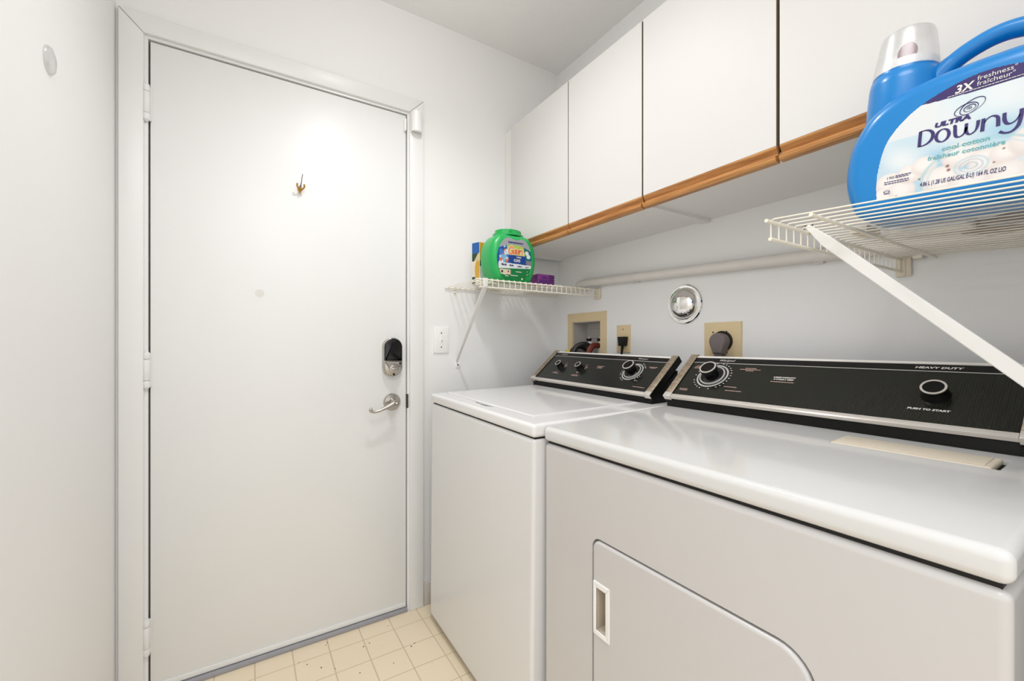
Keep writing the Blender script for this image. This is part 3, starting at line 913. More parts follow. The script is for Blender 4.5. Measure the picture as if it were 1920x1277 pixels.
# ------------------------------------------------------------------ door wall fittings
sw = thing('light_switch', 'white toggle light switch plate beside the door', 'switch', (0.7145, D, 1.1155))
B().prism([(0, 0), (0.0705, 0), (0.0705, 0.112), (0, 0.112)], FB(0.679, 1.0595), 0, 0.0065, 0.003, 2).obj('plate', MWHITEP, sw)
B().ring(FB(0.7145, 1.1155, D - 0.0065), 0.0, 0.001, 0, 0.0001, 4).box((0.7095, D - 0.0075, 1.1035), (0.7195, D - 0.006, 1.1275)).obj('toggle_frame', MWHITEP, sw)
B().hexa([(0.711, D - 0.007, 1.108), (0.718, D - 0.007, 1.108), (0.718, D - 0.007, 1.121), (0.711, D - 0.007, 1.121),
          (0.712, D - 0.017, 1.1175), (0.717, D - 0.017, 1.1175), (0.717, D - 0.016, 1.1255), (0.712, D - 0.016, 1.1255)], 0.0008).obj('toggle', MWHITEP, sw)
for zz in (1.1455, 1.0855):
    B().lathe([(0.0028, 0), (0.0028, 0.0012)], FB(0.7145, zz, D - 0.0065), 10).obj('screw', MSCREW, sw)

# bumper on the left wall
frl = F((XL, 1.2016, 1.658), (0, 1, 0), (0, 0, 1))
tag(B().lathe([(0.0265, 0.0), (0.0265, 0.003), (0.024, 0.006), (0.016, 0.0085), (0.0, 0.0095)], frl, 32, cap=False).obj('wall_bumper', clear('bumper_plastic', (0.9, 0.9, 0.9), 0.25, 0.12), origin=(XL, 1.2016, 1.658)),
    'round clear plastic bumper stuck on the left wall', 'bumper')

# ------------------------------------------------------------------ wire shelves
def wire_shelf(label, x0, x1, yf, yw, z, drop, rw=0.0016):
    """front lip at y=yf, wall at y=yw; deck wires every inch, lip hangs 33 mm"""
    sg = 1 if yw > yf else -1
    t = thing('wire_shelf', label, 'shelf', (x0, yw, z), 'white wire shelves')
    zz = lambda y: z - drop * abs(y - yf)
    ln = abs(yw - yf)
    n = int((x1 - x0) / 0.0254)
    pts = [(0, yw - sg * 0.004 - yw, zz(yw) - z), (0, yf - yw + sg * 0.004, 0.0), (0, yf - yw, -0.003), (0, yf - yw, -0.0335)]
    first = None
    for k in range(n + 1):
        if first is None:
            b = B().tube([(x0 + p[0], yw + p[1], z + p[2]) for p in pts], rw, 7)
            o = b.obj('deck_wire', MIVORY, t)
            first = o
        else:
            o = first.copy()
            COL.objects.link(o)
        o.location = (0.006 + k * (x1 - x0 - 0.012) / n, 0, 0)
    ra = 0.0030
    for y, dz, xa in ((yf + sg * 0.0015, -0.0047, x0 - 0.012), (yf + sg * 0.0015, -0.0335, x0), (yf + sg * 0.062, -0.0047, x0), (yw - sg * 0.007, -0.0047, x0 - 0.012)):
        B().tube([(xa, y, zz(y) + dz), (x1, y, zz(y) + dz)], ra, 10).obj('rail', MIVORY, t)
    # end bracket on the laundry wall
    eb = B()
    eb.box((x1 - 0.003, yf - 0.010, z - 0.046), (XR - 0.001, yf + 0.030 if sg > 0 else yf + 0.010, z + 0.003), 0.003)
    if sg < 0:
        eb.box((x1 - 0.003, yf - 0.020, z - 0.046), (XR - 0.001, yf - 0.009, z + 0.003), 0.003)
    eb.obj('end_bracket', MCREAM, t, 'cream plastic end bracket')
    return t, zz, sg

s1, z1, _ = wire_shelf('white wire shelf on the door wall holding the green tub', 0.742, 1.345, 1.418, D, 1.3460, 0.0)
# strut of the far shelf
st = B()
def strut(b, p0, p1, w0, w1, h0, h1):
    p0, p1 = Vector(p0), Vector(p1)
    d = (p1 - p0).normalized()
    a = Vector((1, 0, 0))
    u = d.cross(a).normalized()
    pts = []
    for p, wv, hv in ((p0, w0, h0), (p1, w1, h1)):
        for sx, sy in ((-1, -1), (1, -1), (1, 1), (-1, 1)):
            pts.append(p + a * (sx * wv / 2) + u * (sy * hv / 2))
    b.hexa(pts, 0.0012, 1)
strut(st, (0.766, 1.414, 1.318), (0.787, D - 0.006, 1.024), 0.019, 0.0075, 0.006, 0.009)
st.box((0.756, 1.4135, 1.310), (0.777, 1.4165, 1.347), 0.001)
so = st.obj('strut', MSTRUT, s1, 'white diagonal steel strut')
B().box((0.7815, D - 0.004, 0.994), (0.8065, D, 1.022), 0.001).obj('strut_plate', MWHITEP, so)
B().lathe([(0.003, 0), (0.003, 0.002)], FB(0.793, 1.0065, D - 0.004), 10).obj('screw', MSCREW, so)
wc = B()
wc.box((0.774, D - 0.012, 1.333), (0.782, D, 1.352), 0.002).box((0.772, D - 0.010, 1.322), (0.784, D, 1.330), 0.002)
wc.obj('wall_clip', MIVORY, s1)

s2, z2, _ = wire_shelf('white wire shelf at the right, holding the blue jug over the dryer', 0.742, 1.345, 0.377, -0.03, 1.3045, 0.0625, 0.0012)
st = B()
strut(st, (0.8755, 0.350, 1.282), (0.8755, -0.026, 0.905), 0.010, 0.010, 0.019, 0.019)
strut(st, (0.8755, 0.377, 1.312), (0.8755, 0.345, 1.277), 0.008, 0.010, 0.008, 0.019)
so = st.obj('strut', MSTRUT, s2, 'white diagonal steel strut')
B().tube(smooth_path([(0.8755, 0.372, 1.300), (0.8755, 0.384, 1.305), (0.8755, 0.381, 1.314), (0.8755, 0.369, 1.312)], 4), 0.003, 8).obj('strut_hook', MSTEEL, so)
B().box((0.862, -0.0295, 0.878), (0.889, -0.0255, 0.912), 0.001).obj('strut_plate', MWHITEP, so)
B().box((1.330, 0.335, 1.296), (1.3495, 0.352, 1.304), 0.001).obj('wall_clip', MIVORY, s2)

# ------------------------------------------------------------------ inflated bottle helper
def offset_poly(P, d, low=None):
    k = len(P)
    out = []
    for i in range(k):
        a, b, c_ = P[i - 1], P[i], P[(i + 1) % k]
        t = (c_ - a).normalized()
        q = 1.0 if low is None else low[0] + (1 - low[0]) * max(0.0, min(1.0, b.y / low[1]))
        out.append(b + Vector((-t.y, t.x)) * d * q)
    return out

def pillow(b, outline, fr, T, r, n=8, low=None):
    """outline CCW (2-D Vectors); half thickness T, edge radius r"""
    o, ex, ey, nn = fr
    t = b.bm
    P = [Vector(p) for p in outline]
    cx = sum((p for p in P), Vector((0, 0))) / len(P)
    rings = []
    angs = [math.pi / 2 * k / n for k in range(n + 1)]
    seq = [(r * (1 - math.cos(a)), -(T - r) - r * math.sin(a)) for a in angs[::-1]] + [(r * (1 - math.cos(a)), (T - r) + r * math.sin(a)) for a in angs]
    for d, h_ in seq:
        Q = offset_poly(P, d, low)
        rings.append([t.verts.new(o + ex * p.x + ey * p.y + nn * h_) for p in Q])
    k = len(P)
    for A, Bq in zip(rings, rings[1:]):
        for j in range(k):
            t.faces.new([A[j], A[(j + 1) % k], Bq[(j + 1) % k], Bq[j]])
    t.faces.new(rings[0][::-1])
    t.faces.new(rings[-1])

def label_grid(name, parent, fr, inside, colour, x0, x1, y0, y1, step, surf, label=None):
    o, ex, ey, nn = fr
    nx, ny = int((x1 - x0) / step) + 1, int((y1 - y0) / step) + 1
    idx = {}
    vs, cs, fs = [], [], []
    for j in range(ny):
        for i in range(nx):
            x, y = x0 + i * step, y0 + j * step
            if inside(x, y):
                idx[(i, j)] = len(vs)
                vs.append(o + ex * x + ey * y + nn * surf(x, y) - WORLD[parent.name])
                cs.append((*[0.84 * c for c in colour(x, y)], 1.0))
    for (i, j), a in idx.items():
        q_ = [(i, j), (i + 1, j), (i + 1, j + 1), (i, j + 1)]
        if all(p in idx for p in q_):
            fs.append([idx[p] for p in q_])
    me = bpy.data.meshes.new(name)
    me.from_pydata(vs, [], fs)
    at = me.color_attributes.new('print', 'FLOAT_COLOR', 'POINT')
    at.data.foreach_set('color', np.array(cs, dtype=np.float32).ravel())
    me.materials.append(MPRINT)
    me.polygons.foreach_set('use_smooth', [True] * len(me.polygons))
    me.update()
    ob = bpy.data.objects.new(name, me)
    COL.objects.link(ob)
    ob.parent = parent
    WORLD[ob.name] = WORLD[parent.name].copy()
    if label:
        ob['label'] = label
    return ob

def inside_poly(P):
    P = [(p[0], p[1]) for p in P]
    def f(x, y):
        c_ = False
        j = len(P) - 1
        for i in range(len(P)):
            if (P[i][1] > y) != (P[j][1] > y) and x < (P[j][0] - P[i][0]) * (y - P[i][1]) / (P[j][1] - P[i][1]) + P[i][0]:
                c_ = not c_
            j = i
        return c_
    return f

def mix(a, b, t):
    t = max(0.0, min(1.0, t))
    return tuple(p + (q_ - p) * t for p, q_ in zip(a, b))

def stroke(b, pts, ws, fr, d=0.0, n=7, closed=False):
    P = smooth_path([Vector((p[0], p[1], 0)) for p in pts], n, closed)
    P2 = [(p.x, p.y) for p in P]
    if closed:
        P2.append(P2[0])
        ws = list(ws) + [ws[0]]
    b.ribbon(P2, lerp_list(ws, 0, len(P2)), fr, d)

# ------------------------------------------------------------------ blue softener jug
JO = Vector((0.93, 0.20, 1.3075 - 0.177 * 0.0625))
jg = thing('softener_jug', 'big blue plastic fabric softener jug with clear cap, on the right wire shelf', 'jug', JO)
FJ = lambda dx=0.0: (JO + Vector((-dx, 0, 0)), Vector((0, -1, 0)), Vector((0, 0, 1)), Vector((-1, 0, 0)))
JT = 0.065
sil = [(-0.086, 0.0), (-0.106, 0.009), (-0.1170, 0.032), (-0.124, 0.060), (-0.1250, 0.088), (-0.1205, 0.122), (-0.109, 0.150), (-0.094, 0.171), (-0.072, 0.187), (-0.043, 0.1975),
       (-0.014, 0.2025), (0.015, 0.2045), (0.043, 0.2055), (0.075, 0.2045), (0.110, 0.195), (0.145, 0.172), (0.172, 0.137), (0.184, 0.100), (0.182, 0.055), (0.172, 0.025), (0.155, 0.006), (0.135, 0.0), (0.09, 0.0), (0.045, 0.0), (0.0, 0.0), (-0.045, 0.0)]
P = [Vector((p.x, p.y)) for p in smooth_path([Vector((p[0], p[1], 0)) for p in sil[::-1]], 5, True)]
jb = B()
pillow(jb, P[::-1] if False else P, FJ(), JT, 0.030, 8) if False else None
# outline must run counter-clockwise so that the inset goes inwards
area = sum(P[i].x * P[(i + 1) % len(P)].y - P[(i + 1) % len(P)].x * P[i].y for i in range(len(P)))
if area < 0:
    P = P[::-1]
pillow(jb, P, FJ(), JT, 0.026, 8)
# neck column
nfr = F(JO + Vector((0, 0.070, 0)), (1, 0, 0), (0, 1, 0))
jb.lathe([(0.0, 0.05), (0.036, 0.06), (0.0455, 0.10), (0.0475, 0.14), (0.0465, 0.19), (0.0455, 0.222), (0.0440, 0.234), (0.0415, 0.2365), (0.0415, 0.242), (0.040, 0.242), (0.0, 0.242)], nfr, 48, cap=False)
jb.obj('jug_body', MBLUE, jg, smooth=50)
hp = smooth_path([(0, 0.040, 0.200), (0, 0.027, 0.2215), (0, 0.011, 0.2360), (0, -0.008, 0.2462), (0, -0.032, 0.2527), (0, -0.057, 0.2507), (0, -0.095, 0.238), (0, -0.130, 0.210), (0, -0.150, 0.170)], 8)
B().tube([JO + p for p in hp], lerp_list([0.020, 0.0160, 0.0128, 0.0128, 0.0130, 0.0130, 0.013, 0.014, 0.018], 0, len(hp)), 20).obj('jug_handle', MBLUE, jg)
# cap with spout inside
cfr = F(JO + Vector((0, 0.070, 0.2405)), (1, 0, 0), (0, 1, 0))
cp = B().lathe([(0.0425, 0.0), (0.0420, 0.004), (0.0385, 0.030), (0.0350, 0.056), (0.0325, 0.064), (0.0270, 0.0675), (0.0, 0.0685)], cfr, 40, cap=False).obj('cap', MCAP, jg, 'clear plastic cap')
B().lathe([(0.0400, 0.0), (0.0400, 0.013), (0.0385, 0.015), (0.0300, 0.016), (0.0, 0.016)], cfr, 36, cap=False).obj('spout_collar', MWHITEP, cp)
B().lathe([(0.0155, 0.0), (0.0150, 0.004), (0.0120, 0.0060), (0.0, 0.0065)], (JO + Vector((-0.012, 0.0655, 0.2715)), Vector((0, -1, 0)), Vector((0, 0, 1)), Vector((-1, 0, 0))), 24, sx=0.80, cap=False).obj('spout', MRED, cp, 'plum-coloured spout tip')
B().box(JO + Vector((-0.006, 0.080, 0.2565)), JO + Vector((0.016, 0.092, 0.277)), 0.003).obj('spout_guard', MWHITEP, cp)
# label
lab = [(-0.0745, 0.026), (-0.0765, 0.050), (-0.0755, 0.075), (-0.0695, 0.108), (-0.057, 0.132), (-0.034, 0.1545), (-0.003, 0.1700), (0.030, 0.1780), (0.062, 0.1755), (0.095, 0.163), (0.120, 0.140), (0.135, 0.110), (0.140, 0.075), (0.137, 0.040), (0.130, 0.026)]
LP = [(p.x, p.y) for p in smooth_path([Vector((p[0], p[1], 0)) for p in lab], 6)]
inl = inside_poly(LP)
PURP = srgb(58, 40, 106)
puffs = [(-0.060, 0.050, 0.017), (-0.045, 0.034, 0.018), (-0.035, 0.058, 0.016), (-0.020, 0.066, 0.015), (0.0, 0.040, 0.022), (0.018, 0.070, 0.020), (0.045, 0.055, 0.018), (0.062, 0.060, 0.016), (0.085, 0.070, 0.022), (0.10, 0.045, 0.024), (0.12, 0.075, 0.02), (0.03, 0.030, 0.022), (0.065, 0.030, 0.02), (-0.068, 0.030, 0.014)]
seeds = [(-0.050, 0.027, 0.0026), (0.006, 0.058, 0.0030), (0.0075, 0.052, 0.0030), (0.060, 0.066, 0.002), (0.052, 0.050, 0.0018), (-0.024, 0.047, 0.002), (0.108, 0.056, 0.003)]
def jcol(x, y):
    if y > 0.1545 - 0.10 * max(0, 0.02 - x) ** 2 * 0 - 1.6 * (x - 0.02) * (0.085 - x) * 0.35:
        return PURP
    sky = mix(srgb(214, 236, 244), srgb(140, 200, 230), (0.128 - y) / 0.05)
    sky = mix(sky, srgb(238, 244, 246), 0.55 + 0.45 * math.sin(x * 60 + 1.2) * math.sin(y * 70 + x * 20))
    if y > 0.115:
        sky = mix(sky, srgb(236, 240, 242), (0.03 - x) / 0.05)
    c_ = sky
    best = 0
    for px, py, r in puffs:
        d = math.hypot(x - px, (y - py) * 1.1) / r
        if d < 1.08:
            e_ = max(0.0, min(1.0, (1.08 - d) / 0.2))
            tone = mix(srgb(250, 246, 242), srgb(226, 206, 198), (d - 0.35) * 0.75 + 0.25 * (py - y) / r)
            if e_ > 0:
                c_ = mix(c_, tone, e_)
    for cxx, cyy, r, wd, cc in ((0.030, 0.052, 0.0165, 0.0022, srgb(196, 222, 230)), (0.030, 0.052, 0.0115, 0.0016, srgb(186, 212, 226)), (0.030, 0.052, 0.0060, 0.0014, srgb(170, 202, 222)),
                                (0.040, 0.040, 0.062, 0.0035, srgb(178, 218, 224)), (0.040, 0.040, 0.055, 0.0020, srgb(206, 230, 232))):
        d = abs(math.hypot(x - cxx, (y - cyy) * 1.35) - r) / wd
        if d < 1 and (r < 0.03 or y > 0.03):
            c_ = mix(c_, cc, (1 - d) * 0.9)
    for px, py, r in seeds:
        d = math.hypot(x - px, (y - py)) / r
        if d < 1:
            c_ = mix(c_, srgb(140, 84, 66), (1 - d) * 1.4)
    return c_
FL = FJ(JT)
lb = label_grid('label', jg, FL, inl, jcol, -0.08, 0.142, 0.025, 0.18, 0.0008, lambda x, y: 0.0004, 'printed front label with purple top band and cotton picture')
# wordmark in thick-and-thin strokes
tx = B()
p0, b0 = -0.0290, 0.0955
def DS(pts, ws, **k):
    stroke(tx, [(p0 + x, b0 + y) for x, y in pts], ws, FL, 0.0009, **k)
DS([(0.0020, 0.0), (0.0021, 0.011), (0.0024, 0.0225)], [0.0040, 0.0040, 0.0040])
DS([(0.0010, 0.0221), (0.0070, 0.0226), (0.0130, 0.0205), (0.0165, 0.0145), (0.0152, 0.0070), (0.0105, 0.0022), (0.0055, 0.0006), (0.0015, 0.0008)], [0.0014, 0.0016, 0.0030, 0.0042, 0.0040, 0.0024, 0.0016, 0.0014])
DS([(0.0270, -0.0004), (0.0222, 0.0024), (0.0202, 0.0085), (0.0222, 0.0150), (0.0270, 0.0176), (0.0318, 0.0150), (0.0338, 0.0085), (0.0318, 0.0024)], [0.0015, 0.0030, 0.0040, 0.0030, 0.0015, 0.0030, 0.0040, 0.0030], closed=True)
DS([(0.0375, 0.0176), (0.0395, 0.0172), (0.0400, 0.0100), (0.0410, 0.0030), (0.0445, 0.0004), (0.0490, 0.0030), (0.0508, 0.0090), (0.0512, 0.0170)], [0.0012, 0.0036, 0.0040, 0.0036, 0.0018, 0.0020, 0.0032, 0.0036])
DS([(0.0512, 0.0120), (0.0520, 0.0040), (0.0555, 0.0004), (0.0602, 0.0034), (0.0622, 0.0095), (0.0626, 0.0172)], [0.0030, 0.0034, 0.0018, 0.0020, 0.0034, 0.0038])
DS([(0.0672, 0.0), (0.0674, 0.0090), (0.0676, 0.0174)], [0.0040, 0.0040, 0.0040])
DS([(0.0684, 0.0110), (0.0715, 0.0160), (0.0760, 0.0178), (0.0805, 0.0150), (0.0816, 0.0085), (0.0818, 0.0020)], [0.0012, 0.0014, 0.0018, 0.0034, 0.0040, 0.0040])
DS([(0.0868, 0.0176), (0.0872, 0.0090), (0.0895, 0.0030), (0.0935, 0.0016), (0.0980, 0.0045), (0.1008, 0.0110)], [0.0036, 0.0040, 0.0034, 0.0018, 0.0016, 0.0014])
DS([(0.1018, 0.0176), (0.1018, 0.0080), (0.1000, -0.0030), (0.0950, -0.0090), (0.0890, -0.0095), (0.0835, -0.0060)], [0.0038, 0.0040, 0.0038, 0.0026, 0.0024, 0.0036])
tx.text('ULTRA', -0.0115, 0.1180, 0.0062, FL, 0.0009, 'LEFT', 0.12, 1.35, 0.0006)
tx.obj('wordmark', MNAVY, lb, smooth=0)
tx = B()
for ox, oy, rx, ry, ro in ((0.0205, 0.1325, 0.0120, 0.0075, 0.25), (0.0265, 0.1350, 0.0135, 0.0080, 0.55), (0.0240, 0.1330, 0.0060, 0.0042, 0.3)):
    pts = []
    for k in range(25):
        a = 2 * math.pi * k / 24
        u, v = rx * math.cos(a), ry * math.sin(a)
        pts.append((ox + u * math.cos(ro) - v * math.sin(ro), oy + u * math.sin(ro) + v * math.cos(ro)))
    tx.ribbon(pts, [0.0009 + 0.0004 * math.sin(k / 24 * 2 * math.pi) for k in range(25)], FL, 0.0009)
sp = [(0.0240 + (0.0002 + 0.0028 * k / 20) * math.cos(k * 0.5), 0.1330 + (0.0002 + 0.0022 * k / 20) * math.sin(k * 0.5)) for k in range(21)]
tx.ribbon(sp, [0.0007] * 21, FL, 0.0009)
tx.text('4.86 L (1.28 US GAL/GAL É-U) 164 FL OZ LIQ', -0.0225, 0.0355, 0.0060, FL, 0.0009, 'LEFT', 0.1, 0.52, 0.00015)
tx.text('190', -0.0640, 0.0560, 0.0040, FL, 0.0009, 'LEFT', 0.0, 1.2)
for yy, a, b_ in ((0.0588, -0.0525, -0.034), (0.0564, -0.0525, -0.036), (0.0515, -0.066, -0.036), (0.0485, -0.066, -0.036)):
    x = a
    while x < b_:
        ln = random.uniform(0.002, 0.004)
        tx.rect2(x, yy, min(x + ln, b_), yy + 0.0013, FL, 0.0009)
        x += ln + 0.0007
tx.ring((FL[0] + FL[1] * -0.062 + FL[2] * 0.037, FL[1], FL[2] * 0.55, FL[3]), 0.0030, 0.0040, 0.0008, 0.0010, 20)
tx.rect2(-0.0655, 0.0335, -0.0575, 0.0343, FL, 0.0009)
tx.obj('lettering', MNAVY, lb, smooth=0)
tx = B()
tx.text('cool cotton', 0.0225, 0.0815, 0.0062, FL, 0.0009, 'CENTER', 0.0, 1.15, 0.00015)
tx.text('fraîcheur cotonnière', 0.0225, 0.0715, 0.0062, FL, 0.0009, 'CENTER', 0.0, 1.05, 0.00015)
tx.obj('lettering', MTEAL, lb, smooth=0)
tx = B()
tx.text('3X', 0.0070, 0.1590, 0.0105, FL, 0.0009, 'LEFT', 0.15, 0.98, 0.0004)
tx.text('freshness°', 0.0290, 0.1680, 0.0060, FL, 0.0009, 'LEFT', 0.0, 1.05)
tx.text('fraîcheur°', 0.0290, 0.1605, 0.0060, FL, 0.0009, 'LEFT', 0.0, 1.05)
x = 0.000
while x < 0.078:
    ln = random.uniform(0.0015, 0.004)
    tx.rect2(x, 0.1568, x + ln, 0.1577, FL, 0.0009)
    x += ln + 0.0006
tx.obj('lettering', MINK, lb, smooth=0)
jg.rotation_euler = (math.atan(0.0625), 0, 0)

# loose bits on the right shelf
bt = thing('cord_box', 'small flat white plastic box with a coiled grey cord, behind the blue jug', 'power adapter', (1.07, 0.235, 1.2995))
b = B().hexa([(1.010, 0.2, 0.0), (1.085, 0.2, 0.0), (1.085, 0.30, 0.0), (1.010, 0.30, 0.0), (1.010, 0.2, 0.02), (1.085, 0.2, 0.02), (1.085, 0.30, 0.02), (1.010, 0.30, 0.02)], 0.003)
bmesh.ops.translate(b.bm, vec=(0, 0, 1.3045 - 0.177 * 0.0625 + 0.0050), verts=b.bm.verts)
WORLD[bt.name] = Vector((1.07, 0.235, 1.2995))
b.obj('case', MWHITEP, bt)
pts = []
for k in range(70):
    a = k * 0.36
    pts.append((1.115 + 0.055 * math.cos(a), 0.150 + 0.075 * math.sin(a), 1.3035 - 0.177 * 0.0625 + 0.0115 + 0.0001 * k + 0.0045 * math.sin(k * 0.9)))
pts = [(1.075, 0.205, 1.302)] + pts
B().tube(smooth_path(pts, 2), 0.0032, 7).obj('cord', MCORD, bt, 'coiled grey cord')
bt.rotation_euler = (math.atan(0.0625), 0, 0)
pk = B().box((0.965, 0.318, 1.3042), (1.030, 0.345, 1.316), 0.002).obj('foam_block', MCREAM, origin=(1.0, 0.33, 1.3042))
tag(pk, 'small cream block lying near the lip of the right wire shelf', 'block')

# ------------------------------------------------------------------ green tub on the far shelf
zs = 1.3482
TO = Vector((0.918, 1.500, zs))
tb = thing('detergent_tub', 'rounded green plastic detergent pod tub with a printed oval label, on the far wire shelf', 'tub', TO)
FTB = lambda d=0.0: (TO + Vector((0, -d, 0)), Vector((1, 0, 0)), Vector((0, 0, 1)), Vector((0, -1, 0)))
out = [(-0.076, 0.0), (-0.095, 0.028), (-0.107, 0.072), (-0.1085, 0.108), (-0.102, 0.143), (-0.086, 0.17), (-0.062, 0.188), (0.0, 0.193), (0.062, 0.188), (0.086, 0.17), (0.102, 0.143), (0.1085, 0.108), (0.107, 0.072), (0.095, 0.028), (0.076, 0.0), (0.038, 0.0), (0.0, 0.0), (-0.038, 0.0)]
P = [Vector((p.x, p.y)) for p in smooth_path([Vector((p[0], p[1], 0)) for p in out], 4, True)]
area = sum(P[i].x * P[(i + 1) % len(P)].y - P[(i + 1) % len(P)].x * P[i].y for i in range(len(P)))
if area < 0:
    P = P[::-1]
for p in P:
    p.y = max(p.y, 0.0)
tbm = B()
pillow(tbm, P, FTB(), 0.058, 0.030, 8)
tbm.obj('tub_body', MGREEN, tb, smooth=50)
ld = B().lathe([(0.066, -0.004), (0.066, 0.004), (0.060, 0.007), (0.057, 0.008), (0.057, 0.019), (0.053, 0.021), (0.0, 0.021)], F(TO + Vector((0, 0, 0.192)), (1, 0, 0), (0, 1, 0)), 40, sy=0.80, cap=False).obj('tub_lid', MGREEN, tb)
B().box(TO + Vector((-0.018, -0.050, 0.200)), TO + Vector((-0.015, -0.044, 0.212)), 0.001).obj('lid_tab', MGREEN, ld)
FG0 = FTB(0.0584)
FG = (FG0[0] + Vector((-0.004, 0, 0)), FG0[1], FG0[2], FG0[3])
lo = [(-0.040, 0.006), (0.0, 0.003), (0.040, 0.008), (0.066, 0.032), (0.080, 0.070), (0.0815, 0.104), (0.075, 0.135), (0.058, 0.162), (0.034, 0.172), (0.010, 0.166), (-0.008, 0.168), (-0.030, 0.174), (-0.052, 0.162), (-0.070, 0.138), (-0.080, 0.106), (-0.082, 0.085), (-0.078, 0.060), (-0.066, 0.030)]
GP = [(p.x, p.y) for p in smooth_path([Vector((p[0], p[1], 0)) for p in lo], 5, True)]
ing = inside_poly(GP)
rnd = [(random.uniform(-0.07, -0.03), random.uniform(0.075, 0.155), random.uniform(0.004, 0.010)) for _ in range(26)]
def gcol(x, y):
    if y < 0.052 + 0.06 * 0.05 * (x / 0.05):
        c_ = srgb(4, 128, 62)
        if abs(x + 0.045) < 0.026 and abs(y - 0.036) < 0.010:
            d = min(abs(x + 0.061), abs(x + 0.029), abs(x + 0.045))
            c_ = srgb(232, 214, 190) if d < 0.008 else srgb(200, 150, 130)
            if math.hypot(x + 0.059, y - 0.036) < 0.005 or math.hypot(x + 0.030, y - 0.038) < 0.0035:
                c_ = srgb(50, 30, 30)
        return c_
    if y < 0.071 + 0.02 * (x * -1) and x > -0.075:
        return srgb(236, 240, 240)
    if y > 0.146 - 0.9 * (abs(x) - 0.0) ** 2 * 6 * 0.6:
        return srgb(168, 170, 178)
    if x < -0.030 - (y - 0.11) * 0.25:
        c_ = srgb(26, 82, 170)
        for k, (px, py, r) in enumerate(rnd):
            d = math.hypot(x - px, (y - py) * 0.7)
            if d < r:
                c_ = (srgb(196, 228, 246), srgb(110, 190, 235), srgb(236, 246, 250), srgb(60, 130, 205), srgb(228, 120, 70))[k % 5 if k % 7 else 4]
        return c_
    if x > 0.050 - (y - 0.1) * 0.2:
        c_ = srgb(20, 112, 118)
        if math.hypot(x - 0.058, y - 0.118) < 0.009 or math.hypot(x - 0.066, y - 0.105) < 0.009:
            c_ = srgb(226, 244, 240)
        if y < 0.088:
            c_ = srgb(30, 60, 140) if (x * 400 + y * 300) % 3 > 1 else srgb(230, 210, 150)
        return c_
    if y < 0.105:
        return srgb(22, 70, 150)
    return mix(srgb(236, 226, 120), srgb(150, 200, 70), (y - 0.118) / 0.03)
gl_ = label_grid('label', tb, FG, ing, gcol, -0.083, 0.083, 0.002, 0.176, 0.0009, lambda x, y: 0.0, 'printed oval label')
def gain(b, extra, d, col, nm):
    sh = lambda x, y: (x + 0.18 * y - 0.012, 0.1085 + y * 1.0)
    W = lambda w_: w_ + extra
    def G(pts, wd=0.0058, **k):
        stroke(b, [sh(*p) for p in pts], [W(wd)] * len(pts), FG, d, **k)
    G([(0.0005, 0.0235), (-0.0060, 0.0285), (-0.0145, 0.0260), (-0.0180, 0.0150), (-0.0160, 0.0045), (-0.0085, 0.0005), (-0.0010, 0.0040), (0.0003, 0.0125), (-0.0065, 0.0130)])
    G([(0.0165, 0.0160), (0.0125, 0.0190), (0.0075, 0.0165), (0.0058, 0.0085), (0.0085, 0.0020), (0.0130, 0.0030), (0.0165, 0.0105)], 0.0046)
    G([(0.0175, 0.0185), (0.0170, 0.0090), (0.0180, 0.0005)], 0.0046)
    G([(0.0255, 0.0185), (0.0255, 0.0100), (0.0258, 0.0005)], 0.0046)
    G([(0.0262, 0.0262), (0.0263, 0.0282)], 0.0060)
    G([(0.0330, 0.0005), (0.0328, 0.0100), (0.0325, 0.0185)], 0.0046)
    G([(0.0335, 0.0120), (0.0370, 0.0180), (0.0420, 0.0180), (0.0440, 0.0120), (0.0440, 0.0005)], 0.0046)
    return b
gain(B(), 0.0046, 0.0006, None, None).obj('wordmark_outline', MINK, gl_, smooth=0)
gain(B(), 0.0, 0.0012, None, None).obj('wordmark', MORANGE, gl_, smooth=0)
tx = B()
tx.text('+ultra', 0.018, 0.0950, 0.0070, FG, 0.0008, 'CENTER', 0.1, 1.0, 0.0003)
tx.text('OXI', 0.010, 0.0790, 0.0105, FG, 0.0008, 'CENTER', 0.0, 1.15, 0.0005)
for yy, a, b_ in ((0.038, 0.004, 0.032), (0.022, -0.020, 0.014), (0.024, -0.054, -0.040), (0.018, -0.046, -0.030), (0.042, 0.058, 0.062), (0.030, 0.056, 0.064)):
    tx.rect2(a, yy, b_, yy + 0.0026, FG, 0.0008)
tx.disc2(0.034, 0.012, 0.004, FG, 0.0008)
tx.obj('lettering', MINK, gl_, smooth=0)
tx = B()
for yy, a, b_, hh in ((0.1515, -0.030, 0.040, 0.007), (0.060, -0.062, -0.038, 0.009), (0.060, -0.025, -0.006, 0.007), (0.059, 0.012, 0.034, 0.006), (0.0595, 0.050, 0.066, 0.004), (0.0535, 0.052, 0.064, 0.003)):
    x = a
    while x < b_:
        ln = random.uniform(0.002, 0.0055)
        tx.rect2(x, yy, min(x + ln, b_), yy + hh * random.uniform(0.7, 1.0), FG, 0.0008)
        x += ln + 0.0011
tx.obj('print_marks', MNAVY, gl_, smooth=0)

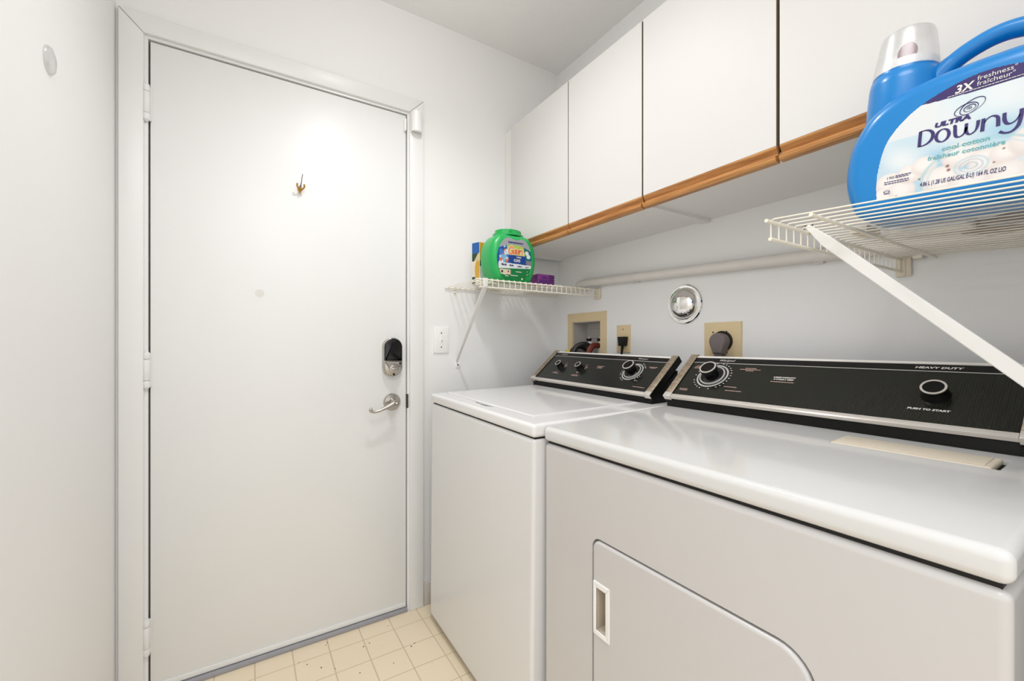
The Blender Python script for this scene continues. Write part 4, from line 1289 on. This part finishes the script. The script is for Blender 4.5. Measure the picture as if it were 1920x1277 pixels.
# ------------------------------------------------------------------ carton and purple box
CO = Vector((0.866, 1.618, zs))
ca = thing('dryer_sheet_carton', 'tall narrow printed carton, blue, white and yellow, left of the green tub', 'carton', CO)
cbx = B().box(CO + Vector((-0.045, -0.0225, 0)), CO + Vector((0.045, 0.0225, 0.178)), 0.0008, 1).obj('carton', MWHITEP, ca)
FCa = F(CO + Vector((-0.0452, 0.0225, 0)), (0, -1, 0), (0, 0, 1))
FCb = F(CO + Vector((-0.045, -0.0228, 0)), (1, 0, 0), (0, 0, 1))
def ccol(x, y):
    y *= 0.9
    if y > 0.118:
        return srgb(14, 96, 178)
    if y > 0.090:
        return srgb(24, 72, 28) if (x - 0.020) * 1.2 + (0.118 - y) < 0.020 else srgb(226, 206, 160)
    if math.hypot((x - 0.034) * 1.0, (y - 0.055) * 0.45) < 0.017:
        return srgb(224, 172, 60)
    if y < 0.030 and x < 0.020:
        return srgb(40, 76, 30)
    return srgb(242, 232, 214)
def ccol2(x, y):
    y *= 0.9
    if y > 0.088 + 0.9 * x:
        return srgb(244, 182, 44)
    if x < 0.012 and 0.07 < y < 0.10:
        return srgb(30, 70, 34)
    return srgb(248, 246, 238)
label_grid('side_print', ca, FCa, lambda x, y: True, ccol, 0.0005, 0.0445, 0.001, 0.177, 0.001, lambda x, y: 0.0003)
label_grid('front_print', ca, FCb, lambda x, y: True, ccol2, 0.001, 0.089, 0.001, 0.177, 0.001, lambda x, y: 0.0003)
ca.rotation_euler = (0, 0, rad(17))

PO = Vector((1.098, 1.515, zs))
pb = thing('purple_box', 'small purple plastic tray box beside the green tub, on the far wire shelf', 'box', PO)
B().hexa([PO + Vector(p) for p in ((-0.044, -0.035, 0), (0.044, -0.035, 0), (0.044, 0.035, 0), (-0.044, 0.035, 0), (-0.046, -0.037, 0.050), (0.046, -0.037, 0.050), (0.046, 0.037, 0.050), (-0.046, 0.037, 0.050))], 0.006, 3).obj('box_body', MPURPLE, pb)
rb = B()
for k in range(5):
    rb.box(PO + Vector((0.012, -0.0385, 0.008 + k * 0.0085)), PO + Vector((0.044, -0.035, 0.012 + k * 0.0085)), 0.001)
rb.box(PO + Vector((-0.034, -0.0385, 0.006)), PO + Vector((0.006, -0.035, 0.026)), 0.001).box(PO + Vector((-0.022, -0.0385, 0.034)), PO + Vector((0.004, -0.035, 0.040)), 0.001)
rb.obj('ribs', mat('dark_purple', srgb(84, 34, 110), 0.4), pb)
